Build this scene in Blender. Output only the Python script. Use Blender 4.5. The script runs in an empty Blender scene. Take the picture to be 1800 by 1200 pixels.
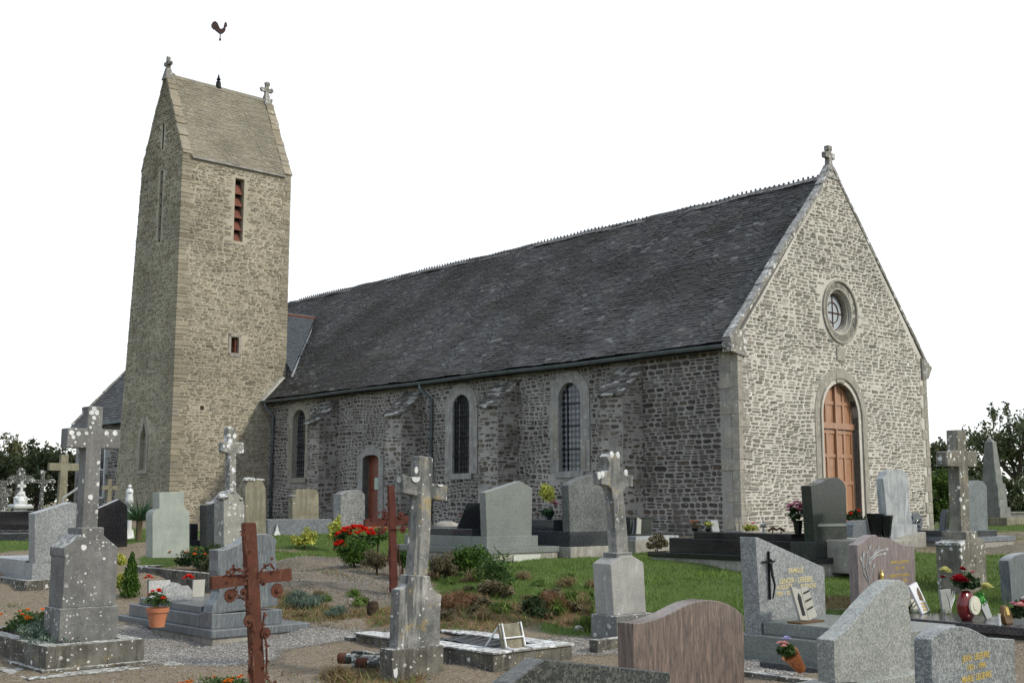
import bpy, bmesh, math, random
import numpy as np
from mathutils import Vector, Matrix
random.seed(7); RNG = np.random.default_rng(11)
PI = math.pi
SC = bpy.context.scene; COL = SC.collection
# ------------------------------------------------------------------ camera, sky, sun
F = 2030.0; H = 880.0
PITCH = math.atan((H-600)/F)
cd = bpy.data.cameras.new('camera'); cam = bpy.data.objects.new('camera', cd); COL.objects.link(cam)
cam.location = (0, 0, 1.6); cam.rotation_euler = (PI/2+PITCH, 0, 0)
cd.sensor_width = 36; cd.lens = F/1800*36; cd.clip_start = .1; cd.clip_end = 3000
SC.camera = cam
TH = math.atan(2250/2050.)
GV = Vector((math.sin(TH), math.cos(TH), 0)); NV = Vector((-GV.y, GV.x, 0)); ROT = math.atan2(GV.y, GV.x)
SUN_AZ = math.radians(24); SUN_EL = math.radians(36)
sh = (-NV)*math.cos(SUN_AZ) + GV*math.sin(SUN_AZ)
sdir = Vector((sh.x*math.cos(SUN_EL), sh.y*math.cos(SUN_EL), math.sin(SUN_EL)))
sl = bpy.data.lights.new('sun', 'SUN'); sl.energy = 2.6; sl.angle = math.radians(5); sl.color = (1, .93, .80)
so = bpy.data.objects.new('sun', sl); COL.objects.link(so); so.rotation_euler = sdir.to_track_quat('Z', 'Y').to_euler()
W = bpy.data.worlds.new('World'); SC.world = W; W.use_nodes = True
nt = W.node_tree; nt.nodes.clear()
sky = nt.nodes.new('ShaderNodeTexSky'); sky.sky_type = 'NISHITA'; sky.sun_disc = False
sky.sun_elevation = SUN_EL; sky.sun_rotation = math.atan2(sdir.x, sdir.y)
b1 = nt.nodes.new('ShaderNodeBackground'); b1.inputs[1].default_value = .05; nt.links.new(sky.outputs[0], b1.inputs[0])
b2 = nt.nodes.new('ShaderNodeBackground'); b2.inputs[1].default_value = 1.0   # thin cloud, brilliant over the church, greyer overhead
tcw = nt.nodes.new('ShaderNodeTexCoord'); dp = nt.nodes.new('ShaderNodeVectorMath'); dp.operation = 'DOT_PRODUCT'; dp.inputs[1].default_value = Vector((.12, 1, .12)).normalized(); nt.links.new(tcw.outputs['Generated'], dp.inputs[0])
rp = nt.nodes.new('ShaderNodeValToRGB'); e = rp.color_ramp.elements; e[0].position = .45; e[0].color = (.66, .71, .78, 1); e[1].position = .84; e[1].color = (.95, .97, .985, 1)
nt.links.new(dp.outputs['Value'], rp.inputs[0]); nt.links.new(rp.outputs[0], b2.inputs[0])
ad = nt.nodes.new('ShaderNodeAddShader'); wo = nt.nodes.new('ShaderNodeOutputWorld')
nt.links.new(b1.outputs[0], ad.inputs[0]); nt.links.new(b2.outputs[0], ad.inputs[1]); nt.links.new(ad.outputs[0], wo.inputs[0])
SC.view_settings.view_transform = 'Standard'; SC.view_settings.look = 'None'; SC.view_settings.exposure = .14; SC.view_settings.gamma = 1

# ------------------------------------------------------------------ picture to place
EYE = Vector((0, 0, 1.6)); cp, sp = math.cos(PITCH), math.sin(PITCH)
def ray(x, y):
    a = (x-900)/F; b = (600-y)/F
    return Vector((a, cp-sp*b, sp+cp*b))
def atz(x, y, z):
    r = ray(x, y); return EYE + r*((z-1.6)/r.z)
def atY(x, y, Y):
    r = ray(x, y); return EYE + r*(Y/r.y)
def onplane(x, y, P, n):
    r = ray(x, y); return EYE + r*((P-EYE).dot(n)/r.dot(n))
class Site:
    "a place on the ground: origin at a seen base corner; u runs along the gable direction, n along the nave"
    def __init__(s, px, py, z=None, Y=None):
        s.P = atz(px, py, z) if Y is None else atY(px, py, Y)
    def uz(s, x, y, n=0):
        d = onplane(x, y, s.P+NV*n, NV)-s.P; return d.dot(GV), d.z
    def nz(s, x, y, u=0):
        d = onplane(x, y, s.P+GV*u, GV)-s.P; return d.dot(NV), d.z
    def on(s, x, y, z):
        "local u,n of a seen point lying at local height z"
        d = atz(x, y, z+s.P.z)-s.P; return d.dot(GV), d.dot(NV)

# ------------------------------------------------------------------ node helpers
class M:
    def __init__(s, name, rough=.85, spec=.3):
        s.m = bpy.data.materials.new(name); s.m.use_nodes = True; s.t = s.m.node_tree; s.t.nodes.clear()
        s.out = s.t.nodes.new('ShaderNodeOutputMaterial'); s.b = s.t.nodes.new('ShaderNodeBsdfPrincipled')
        s.t.links.new(s.b.outputs[0], s.out.inputs[0]); s.set('Roughness', rough); s.set('Specular IOR Level', spec)
        s.tc = s.t.nodes.new('ShaderNodeTexCoord')
    def set(s, k, v):
        if isinstance(v, bpy.types.NodeSocket): s.t.links.new(v, s.b.inputs[k])
        else: s.b.inputs[k].default_value = v
    def n(s, ty, props=None, **ins):
        nd = s.t.nodes.new('ShaderNode'+ty)
        for k, v in (props or {}).items(): setattr(nd, k, v)
        for k, v in ins.items():
            k = int(k[1:]) if k[0] == '_' and k[1:].isdigit() else k.replace('_', ' ')
            if isinstance(v, bpy.types.NodeSocket): s.t.links.new(v, nd.inputs[k])
            else: nd.inputs[k].default_value = v
        return nd
    def co(s, scale=(1, 1, 1), rot=(0, 0, 0), src='Object'):
        v = s.tc.outputs[src]
        return s.n('Mapping', Vector=v, Scale=scale, Rotation=rot).outputs[0]
    def noise(s, sc, det=4, vec=None, rough=.6, col=False):
        nd = s.n('TexNoise', Vector=vec or s.tc.outputs['Object'], Scale=sc, Detail=det, Roughness=rough)
        return nd.outputs[1 if col else 0]
    def ramp(s, v, stops):
        nd = s.n('ValToRGB', Fac=v); e = nd.color_ramp.elements
        while len(e) < len(stops): e.new(.5)
        for el, (p, c) in zip(e, stops):
            el.position = p; el.color = (*c, 1) if isinstance(c, tuple) else (c, c, c, 1)
        return nd.outputs[0]
    def mix(s, f, a, b, mode='MIX'):
        nd = s.t.nodes.new('ShaderNodeMix'); nd.data_type = 'RGBA'; nd.blend_type = mode
        for i, v in ((0, f), (6, a), (7, b)):
            if isinstance(v, bpy.types.NodeSocket): s.t.links.new(v, nd.inputs[i])
            elif i and isinstance(v, tuple): nd.inputs[i].default_value = (*v[:3], 1)
            elif i: nd.inputs[i].default_value = (v, v, v, 1)
            else: nd.inputs[i].default_value = v
        return nd.outputs[2]
    def math(s, op, a, b=0., clamp=False):
        nd = s.n('Math', dict(operation=op, use_clamp=clamp), _0=a, _1=b); return nd.outputs[0]
    def bump(s, h, st=.5, dist=.01):
        s.set('Normal', s.n('Bump', Height=h, Strength=st, Distance=dist).outputs[0])
    def spots(s, scale, keep=.5, r=.35, seed=0.):
        "round lichen rosettes: random cells get a disc of random radius"
        nv = s.n('Vector'+'Math', dict(operation='MULTIPLY_ADD'), _0=s.noise(scale*1.3, 2, col=True), _1=(.06*8/scale,)*3, _2=s.co(src='Object')).outputs[0]
        if seed: nv = s.n('VectorMath', dict(operation='ADD'), _0=nv, _1=(seed, seed*.7, seed*1.3)).outputs[0]
        vo = s.n('TexVoronoi', Vector=nv, Scale=scale)
        sep = s.n('SeparateColor', Color=vo.outputs['Color'])
        rad = s.math('MULTIPLY', s.math('SUBTRACT', sep.outputs[0], 1-keep), r/keep)
        return s.math('GREATER_THAN', s.math('SUBTRACT', rad, vo.outputs['Distance']), 0.)
    def island(s): return s.n('NewGeometry').outputs['Random Per Island']
MATS = {}
def simple(name, c, rough=.6, metal=0, spec=.4, var=.25, sc=12, bump=0):
    m = M(name, rough, spec)
    f = m.ramp(m.noise(sc, 5), [(.3, 1-var), (.7, 1+var*.4)])
    m.set('Base Color', m.mix(1., c, f, 'MULTIPLY')); m.set('Metallic', metal)
    if bump: m.bump(m.noise(sc*3, 4), bump, .006)
    MATS[name] = m.m; return m.m
def granite(name, c1, c2, c3=None, sc=90, rough=.28, spec=.5, cloud=.25):
    m = M(name, rough, spec)
    v = m.n('TexVoronoi', Vector=m.tc.outputs['Object'], Scale=sc); r = m.n('SeparateColor', Color=v.outputs['Color']).outputs[0]
    v2 = m.n('TexVoronoi', Vector=m.tc.outputs['Object'], Scale=sc*.45); r2 = m.n('SeparateColor', Color=v2.outputs['Color']).outputs[1]
    c = m.ramp(r, [(0, c1), (.55, c2), (.86, c2), (.95, c3 or c2)])
    c = m.mix(m.math('MULTIPLY', m.math('GREATER_THAN', r2, .72), .45), c, c3 or c2)
    c = m.mix(1., c, m.ramp(m.noise(2.2, 5), [(.3, 1-cloud), (.7, 1.1)]), 'MULTIPLY')
    m.set('Base Color', c); m.set('Roughness', m.ramp(m.noise(5, 4), [(.3, rough*.8), (.8, min(1, rough*1.7))]))
    MATS[name] = m.m; return m.m
def weathered(name, base, dark, sp=.5, spr=.36, sps=13, ochre=.0, streak=.5, white=(.66, .67, .64), rough=.9, face=None):
    "old concrete or stone with lichen"
    m = M(name, rough, .2)
    c = m.mix(m.ramp(m.noise(3.5, 8, rough=.7), [(.35, 0.), (.62, 1.)]), dark, base)
    st = m.noise(6, 5, m.co((1.6, 1.6, .13)))
    c = m.mix(m.math('MULTIPLY', m.ramp(st, [(.50, 0.), (.62, 1.)]), streak), c, dark)
    c = m.mix(m.math('MULTIPLY', m.ramp(m.noise(9, 4, m.co((1.4, 1.4, .2))), [(.58, 0.), (.7, 1.)]), streak*.6), c, tuple(min(1, x*1.6) for x in base))
    if ochre: c = m.mix(m.math('MULTIPLY', m.ramp(m.noise(5.5, 7, rough=.75), [(.56, 0.), (.63, 1.)]), ochre), c, (.36, .26, .06))
    c = m.mix(.35, c, m.mix(1., c, m.ramp(m.noise(60, 3), [(.3, .5), (.7, 1.4)]), 'MULTIPLY'))
    if sp:
        cl = m.ramp(m.noise(1.7, 3), [(.40, 0.), (.5, 1.)])
        a = m.math('MULTIPLY', m.spots(sps, sp, spr), cl); b = m.math('MULTIPLY', m.spots(sps*2.3, sp*.8, spr, 3.1), 1.)
        c = m.mix(m.math('MAXIMUM', a, m.math('MULTIPLY', b, .8)), c, m.mix(m.noise(50, 3), tuple(x*.8 for x in white), white))
    up = m.ramp(m.n('SeparateXYZ', Vector=m.n('NewGeometry').outputs['Normal']).outputs[2], [(.45, 0.), (.8, 1.)])
    if sp > .2: c = m.mix(m.math('MULTIPLY', up, m.math('MULTIPLY', m.ramp(m.noise(16, 7, rough=.75), [(.44, 0.), (.54, 1.)]), .75)), c, tuple(x*.85 for x in white))
    if sp > .2: c = m.mix(m.math('MULTIPLY', m.ramp(m.noise(20, 7, rough=.8), [(.60, 0.), (.66, 1.)]), .5), c, tuple(x*.8 for x in white))
    m.set('Base Color', c); m.bump(m.noise(38, 6, rough=.7), .6, .008)
    MATS[name] = m.m; return m.m
def wallstone(name, cols, lich=.3, stain=.35, lc=(.60, .60, .55), lsc=7, patch=None):
    m = M(name, .92, .15)
    c = m.ramp(m.island(), [(i/(len(cols)-1), k) for i, k in enumerate(cols)])
    c = m.mix(1., c, m.ramp(m.noise(.55, 5), [(.3, 1-stain), (.72, 1+stain*.6)]), 'MULTIPLY')
    c = m.mix(.7, c, m.mix(1., c, m.ramp(m.noise(26, 5, rough=.75), [(.28, .45), (.72, 1.5)]), 'MULTIPLY'))
    if patch: c = m.mix(m.ramp(m.noise(.8, 4), [(.52, 0.), (.66, .8)]), c, patch)
    if lich:
        k = m.math('MULTIPLY', m.ramp(m.noise(lsc, 6, rough=.72), [(.60, 0.), (.66, 1.)]), m.ramp(m.noise(.5, 3), [(.38, .25), (.62, 1.)]))
        c = m.mix(m.math('MULTIPLY', k, lich), c, lc)
    m.set('Base Color', c); m.bump(m.noise(30, 6, rough=.7), .7, .012)
    MATS[name] = m.m; return m.m
def leafmat(name, a, b, c=None, rough=.55):
    m = M(name, rough, .25)
    col = m.ramp(m.island(), [(0, a), (.6, b), (1, c or b)])
    col = m.mix(1., col, m.ramp(m.noise(1.3, 3), [(.3, .65), (.7, 1.2)]), 'MULTIPLY')
    m.set('Base Color', col); m.set('Transmission Weight', 0.)
    tr = m.n('BsdfTranslucent', Color=col); mx = m.n('MixShader', _0=.25, _1=m.b.outputs[0], _2=tr.outputs[0])
    m.t.links.new(mx.outputs[0], m.out.inputs[0])
    MATS[name] = m.m; return m.m

# ------------------------------------------------------------------ mesh helpers
def link(name, me, mat, parent=None):
    o = bpy.data.objects.new(name, me); COL.objects.link(o)
    if mat is not None and not me.materials: me.materials.append(mat)
    if parent: o.parent = parent
    return o
class MB:
    def __init__(s): s.v = []; s.f = []
    def add(s, vs, fs):
        k = len(s.v); s.v += [tuple(p) for p in vs]; s.f += [tuple(i+k for i in f) for f in fs]
    def box(s, x0, x1, y0, y1, z0, z1):
        if x0 > x1: x0, x1 = x1, x0
        if y0 > y1: y0, y1 = y1, y0
        s.add([(x0, y0, z0), (x1, y0, z0), (x1, y1, z0), (x0, y1, z0), (x0, y0, z1), (x1, y0, z1), (x1, y1, z1), (x0, y1, z1)],
              [(0, 3, 2, 1), (4, 5, 6, 7), (0, 1, 5, 4), (1, 2, 6, 5), (2, 3, 7, 6), (3, 0, 4, 7)])
    def hexa(s, b, t): s.add(list(b)+list(t), [(0, 3, 2, 1), (4, 5, 6, 7), (0, 1, 5, 4), (1, 2, 6, 5), (2, 3, 7, 6), (3, 0, 4, 7)])
    def prism(s, pts, n0, n1):
        "outline in (x,z), extruded in y"
        k = len(pts); vs = [(x, n0, z) for x, z in pts]+[(x, n1, z) for x, z in pts]
        s.add(vs, [tuple(range(k)), tuple(range(2*k-1, k-1, -1))]+[(i, i+k, (i+1) % k+k, (i+1) % k) for i in range(k)])
    def tube(s, pts, rs, seg=8, cap=True):
        pts = [Vector(p) for p in pts]; rs = rs if isinstance(rs, (list, tuple)) else [rs]*len(pts); k0 = len(s.v); n = len(pts)
        for i, p in enumerate(pts):
            d = (pts[min(i+1, n-1)]-pts[max(i-1, 0)]).normalized()
            a = d.orthogonal().normalized() if abs(d.z) > .9 or True else None
            ref = Vector((0, 0, 1)) if abs(d.z) < .9 else Vector((1, 0, 0))
            a = d.cross(ref).normalized(); b = d.cross(a)
            for j in range(seg):
                t = 2*PI*j/seg; s.v.append(tuple(p+(a*math.cos(t)+b*math.sin(t))*rs[i]))
        for i in range(n-1):
            for j in range(seg): s.f.append((k0+i*seg+j, k0+i*seg+(j+1) % seg, k0+(i+1)*seg+(j+1) % seg, k0+(i+1)*seg+j))
        if cap: s.f.append(tuple(k0+j for j in range(seg))[::-1]); s.f.append(tuple(k0+(n-1)*seg+j for j in range(seg)))
    def lathe(s, prof, c=(0, 0, 0), seg=20):
        k0 = len(s.v); n = len(prof)
        for r, z in prof:
            for j in range(seg):
                t = 2*PI*j/seg; s.v.append((c[0]+r*math.cos(t), c[1]+r*math.sin(t), c[2]+z))
        for i in range(n-1):
            for j in range(seg): s.f.append((k0+i*seg+j, k0+i*seg+(j+1) % seg, k0+(i+1)*seg+(j+1) % seg, k0+(i+1)*seg+j))
        s.f.append(tuple(k0+j for j in range(seg))[::-1]); s.f.append(tuple(k0+(n-1)*seg+j for j in range(seg)))
    def blob(s, c, r, seg=10, rings=6, jit=0.):
        r = r if isinstance(r, (tuple, list)) else (r, r, r)
        k0 = len(s.v)
        for i in range(1, rings):
            a = PI*i/rings
            for j in range(seg):
                t = 2*PI*j/seg; q = 1+random.uniform(-jit, jit)
                s.v.append((c[0]+r[0]*q*math.sin(a)*math.cos(t), c[1]+r[1]*q*math.sin(a)*math.sin(t), c[2]+r[2]*q*math.cos(a)))
        s.v.append((c[0], c[1], c[2]+r[2])); s.v.append((c[0], c[1], c[2]-r[2])); T = len(s.v)-2
        for i in range(rings-2):
            for j in range(seg): s.f.append((k0+i*seg+j, k0+(i+1)*seg+j, k0+(i+1)*seg+(j+1) % seg, k0+i*seg+(j+1) % seg))
        for j in range(seg):
            s.f.append((T, k0+j, k0+(j+1) % seg)); q = k0+(rings-2)*seg; s.f.append((T+1, q+(j+1) % seg, q+j))
    def rose(s, c, r):
        "a bloom of overlapping curved petals"
        for ring, (k, q, h) in enumerate(((3, .35, .55), (5, .6, .35), (7, .95, .05))):
            for j in range(k):
                t = 2*PI*j/k+ring*.5+random.uniform(-.2, .2); d = Vector((math.cos(t), math.sin(t), 0)); e = Vector((-d.y, d.x, 0)); up = Vector((0, 0, 1)); C = Vector(c)
                w = r*(.45+.15*ring)
                s.add([C+d*r*.1*q-e*w*.3-up*r*.3, C+d*r*.1*q+e*w*.3-up*r*.3, C+d*r*q+e*w+up*r*(h-.1), C+d*r*q*1.15+up*r*h, C+d*r*q-e*w+up*r*(h-.1)], [(0, 1, 2, 3, 4)])
    def build(s, name, mat, parent=None, bevel=0, smooth=False, jitter=0):
        me = bpy.data.meshes.new(name); me.from_pydata(s.v, [], s.f); me.update()
        if bevel or jitter:
            bm = bmesh.new(); bm.from_mesh(me); bmesh.ops.recalc_face_normals(bm, faces=bm.faces)
            if bevel:
                es = [e for e in bm.edges if len(e.link_faces) == 2 and e.calc_face_angle(0) > .45]
                bmesh.ops.bevel(bm, geom=es, offset=bevel, segments=2, affect='EDGES', profile=.6, clamp_overlap=True)
            bm.to_mesh(me); bm.free()
        if smooth: me.polygons.foreach_set('use_smooth', [True]*len(me.polygons))
        return link(name, me, mat, parent)
def tag(o, label=None, cat=None, group=None, kind=None):
    if label: o['label'] = label
    if cat: o['category'] = cat
    if group: o['group'] = group
    if kind: o['kind'] = kind
    return o
def thing(name, label, cat, P, group=None, rot=ROT):
    o = bpy.data.objects.new(name, None); o.empty_display_size = .1; COL.objects.link(o)
    o.location = P; o.rotation_euler = (0, 0, rot); return tag(o, label, cat, group)
def text(s, parent, u, n, z, size, mat, name='inscription', ax=1):
    cu = bpy.data.curves.new('text', 'FONT'); cu.body = s; cu.size = size; cu.align_x = 'CENTER'; cu.extrude = .0015; cu.offset = .0006
    o = bpy.data.objects.new('text', cu); COL.objects.link(o); dg = bpy.context.evaluated_depsgraph_get()
    me = bpy.data.meshes.new_from_object(o.evaluated_get(dg)); bpy.data.objects.remove(o)
    me.transform(Matrix.Translation((u, n, z)) @ Matrix.Rotation(PI/2, 4, 'X')); me.materials.clear(); me.materials.append(mat)
    return link(name, me, None, parent)
def quads(name, P, A, B, mat, parent=None, tri=False):
    "many small leaf faces: centre P, half axes A and B (numpy n,3)"
    n = len(P)
    if tri: V = np.stack([P-A, P+A, P+B], 1); k = 3
    else: V = np.stack([P-B, P+A, P+B, P-A], 1); k = 4
    me = bpy.data.meshes.new(name); me.vertices.add(n*k); me.vertices.foreach_set('co', V.reshape(-1).astype(np.float32))
    me.loops.add(n*k); me.loops.foreach_set('vertex_index', np.arange(n*k, dtype=np.int32))
    me.polygons.add(n); me.polygons.foreach_set('loop_start', np.arange(0, n*k, k, dtype=np.int32)); me.polygons.foreach_set('loop_total', np.full(n, k, dtype=np.int32))
    me.update(calc_edges=True); return link(name, me, mat, parent)
def rdir(n):
    d = RNG.normal(size=(n, 3)); return d/np.linalg.norm(d, axis=1, keepdims=True)
def cloud(clumps, per, size, asp=.55, up=0.):
    "leaves through a set of clumps (centre, radii): returns P, A, B"
    Ps = []
    for c, r in clumps:
        d = rdir(per); q = RNG.random(per)**(.45)
        Ps.append(np.array(c)+d*np.array(r)*q[:, None])
    P = np.concatenate(Ps); n = len(P); a = rdir(n); a[:, 2] += up; a /= np.linalg.norm(a, axis=1, keepdims=True)
    b = np.cross(a, rdir(n)); b /= np.linalg.norm(b, axis=1, keepdims=True)
    s = size*(.6+.8*RNG.random(n))[:, None]
    return P, b*s*asp, a*s
def foliage(name, clumps, per, size, mat, parent=None, asp=.55, up=0.):
    return quads(name, *cloud(clumps, per, size, asp, up), mat, parent)
def clumpset(k, R, c=(0, 0, 0), r=(.3, .5), low=-.3):
    out = []
    for i in range(k):
        d = rdir(1)[0]; d[2] = max(d[2], low); q = RNG.random()**.4
        rr = RNG.uniform(*r); out.append((np.array(c)+d*np.array(R)*q*(1-rr*.5), tuple(np.array(R)*rr)))
    return out

# ------------------------------------------------------------------ sites: a seen base corner of every grave and the height of its ground
SI = dict(
 crossA=Site(79, 1186, 0.0), greyB=Site(63, 1042, .15), marbleC=Site(14, 946, .7), crossD4=Site(86, 928, Y=31), crossD1=Site(18, 924, Y=38), crossD2=Site(56, 922, Y=38),
 creamD6=Site(181, 918, Y=40), blackE=Site(170, 966, .68), statueE=Site(222, 946, .75), paleF=Site(268, 976, .74), waveG=Site(371, 1137, .03), bedH=Site(392, 1046, .22),
 colI=Site(364, 944, .85), darkL=Site(362, 962, .76), lichL=Site(393, 968, .74), tallK=Site(430, 952, .8), crossM=Site(403, 950, .8), lowJ=Site(470, 941, .86),
 stoneH=Site(514, 939, .85), specI=Site(599, 925, .86), rust1=Site(456, 1290, 0.0), rust2=Site(692, 1041, .4), crossN=Site(689, 1200, 0.0), frameM=Site(867, 1181, .02),
 pedO=Site(858, 990, .62), roundP=Site(1002, 980, .66), crossQ=Site(1083, 1131, .1), lowR=Site(1133, 970, .68), blackS=Site(1435, 1015, .5), lenT=Site(1338, 1160, 0.0),
 marbU=Site(1568, 965, .62), brownV=Site(1510, 1090, .2), waveW=Site(1467, 1291, 0.0), roundX=Site(1640, 1345, 0.0), pinkY=Site(1114, 1313, 0.0), darkZ=Site(956, 1404, 0.0),
 kerbL=Site(1312, 1192, 0.0), stoneAB=Site(1777, 1064, .3), crossAC=Site(1690, 1045, .33), blueAD=Site(1712, 963, .62), obelAE=Site(1766, 921, .88), darkAG=Site(1505, 962, .65),
 bush1=Site(640, 992, .62), bush2=Site(800, 1014, .55), graveC=Site(700, 930, .85))
CTRL = [ (250, 1027, .25, 's'), (210, 1022, .27, 's'), (290, 1031, .24, 's'), (340, 1037, .22, 's'), (270, 1029, .245, 's'), (320, 1035, .23, 's'),  (300, 1046, .24, 's'), (350, 1046, .22, 's'), (258, 1040, .27, 's'), (380, 1052, .2, 's'), (300, 1035, .29, 's'),  # px, py, z, (grass, gravel, litter)
 (100, 1100, .1, 's'), (300, 1195, 0, 's'), (60, 1200, -.02, 's'), (30, 1062, .15, 's'), (240, 1060, .15, 's'), (330, 1060, .2, 's'), (290, 1150, .02, 'w'), (340, 1185, 0, 's'), (420, 1160, 0, 'w'), (520, 1130, .06, 'w'),
 (590, 1118, .08, 'w'), (500, 1180, 0, 's'), (560, 1150, .03, 's'), (570, 1195, 0, 's'), (440, 1195, 0, 's'), (620, 1195, 0, 'b'), (320, 1120, .04, 'w'), (620, 1100, .14, 's'), (610, 1085, .2, 'b'), (660, 1090, .2, 'b'),
 (540, 1075, .22, 'b'), (500, 1060, .28, 'b'), (560, 1045, .38, 'k'), (600, 1055, .33, 'k'), (640, 1060, .3, 'k'), (530, 1015, .55, 'k'), (570, 1000, .62, 'k'), (620, 1020, .5, 'k'), (650, 1030, .45, 'k'),
 (500, 1000, .6, 'k'), (550, 975, .72, 'k'), (500, 970, .72, 'g'), (440, 965, .74, 's'), (520, 955, .78, 'g'), (330, 965, .76, 'g'), (250, 960, .76, 's'), (150, 975, .6, 's'), (100, 1020, .3, 's'), (140, 1045, .2, 's'),
 (30, 1000, .4, 's'), (100, 950, .75, 'g'), (820, 1160, .02, 's'), (880, 1195, 0, 's'), (1050, 1165, .03, 's'), (1050, 1140, .08, 'w'), (1200, 1190, 0, 's'), (800, 1085, .2, 'b'), (880, 1075, .27, 'b'), (950, 1085, .22, 'b'),
 (1010, 1100, .16, 'b'), (1040, 1110, .14, 'g'), (840, 1055, .41, 'b'), (780, 1060, .33, 'b'), (900, 1047, .47, 'b'), (980, 1047, .47, 'b'), (1040, 1055, .38, 'b'), (860, 1030, .5, 'g'), (940, 1020, .53, 'g'), (1000, 1015, .55, 'g'),
 (1040, 1000, .6, 'g'), (1060, 990, .64, 'g'), (930, 1000, .62, 'g'), (880, 1010, .58, 'g'), (900, 1030, .545, 'g'), (960, 985, .68, 'g'), (1160, 1090, .22, 'g'), (1160, 1050, .38, 'g'), (1160, 1010, .56, 'g'), (1150, 985, .66, 'g'), (1240, 1070, .28, 'g'),
 (1230, 1020, .52, 'g'), (1300, 1060, .32, 'g'), (1290, 1010, .54, 'g'), (1470, 1080, .24, 'g'), (1470, 1040, .4, 'g'), (1480, 1060, .32, 'b'), (1630, 1060, .3, 'g'), (1640, 1010, .5, 'g'), (1645, 980, .6, 'g'), (1750, 1020, .45, 'g'), (1770, 985, .55, 'g'),
 (1790, 960, .62, 'k'), (1770, 968, .6, 'k'), (1780, 942, .7, 'k'), (1760, 930, .78, 'g'), (1650, 942, .72, 'g'), (1120, 960, .72, 's'), (1110, 950, .76, 's'), (980, 965, .74, 'g'), (800, 915, .9, 'g'), (850, 913, .9, 'g'), (740, 915, .9, 'g'), (820, 950, .78, 'g'),
 (620, 935, .85, 'g'), (560, 940, .84, 'g'), (1410, 1160, 0, 'w'), (1350, 1175, 0, 'w'), (1640, 1130, .08, 's'), (1790, 1180, 0, 's'), (1400, 1200, 0, 's')]
TY = dict(g=(1, 0, 0), w=(0, 1, 0), s=(0, .12, 0), b=(.12, 0, 1), k=(0, .52, .12))
zc = []; tc = []
for px, py, z, t in CTRL:
    p = atz(px, py, z); zc.append((p.x, p.y, z)); tc.append((p.x, p.y)+TY[t])
for s in SI.values(): zc.append((s.P.x, s.P.y, s.P.z))
CB = atY(1303, 900, 28.0); CB.z = 0
def chw(g, n, z=0): v = CB+GV*g+NV*n; return Vector((v.x, v.y, z))
for g in (-1.2, 4.6, 10.5):
    for n in (-1.5, 5, 10, 16, 21, 30, 40):
        z = .88 if g < 8 else .75
        p = chw(g-(4.6 if n > 21 and g < 0 else 0), n); zc.append((p.x, p.y, z)); tc.append((p.x, p.y, .3, .2, .1))
for x, y, z, t in [(-3, 3, 0, 's'), (3, 3, 0, 's'), (0, 6, 0, 's'), (0, 0, 0, 's'), (-8, 8, 0, 's'), (8, 6, 0, 's'), (-20, 10, 0, 'g'), (20, 10, .1, 'g'), (-30, 40, .9, 'g'), (-20, 45, .9, 'g'), (30, 50, .9, 'g'), (20, 35, .85, 'g'), (-10, 60, .95, 'g'), (20, 70, 1, 'g'), (-40, 80, 1, 'g'), (40, 80, 1, 'g'), (0, 90, 1, 'g'), (0, -20, 0, 'g')]:
    zc.append((x, y, z)); tc.append((x, y)+TY[t])
zc = np.array(zc); tc = np.array(tc)
def idw(C, V, X, Y, p, r0):
    out = np.zeros(X.shape+(V.shape[1],)); ws = np.zeros(X.shape)
    for (cx, cy), v in zip(C, V):
        w = 1/((X-cx)**2+(Y-cy)**2+r0)**(p/2); ws += w; out += w[..., None]*v
    return out/ws[..., None]
def gz(X, Y):
    X = np.asarray(X, float); Y = np.asarray(Y, float)
    z = idw(zc[:, :2], zc[:, 2:], X, Y, 3.2, .12)[..., 0]
    return z+.02*np.sin(X*1.7+np.cos(Y*1.3)*1.4)*np.sin(Y*2.1+.5)+.01*np.sin(X*5.1+Y*3.3)+.012*np.sin(X*3.7-Y*4.9+2)*np.sin(X*1.1+Y*.7)
def gz1(x, y): return float(gz(np.array([x]), np.array([y]))[0])
def gtype(X, Y): return idw(tc[:, :2], tc[:, 2:], np.asarray(X, float), np.asarray(Y, float), 5, .05)

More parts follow.
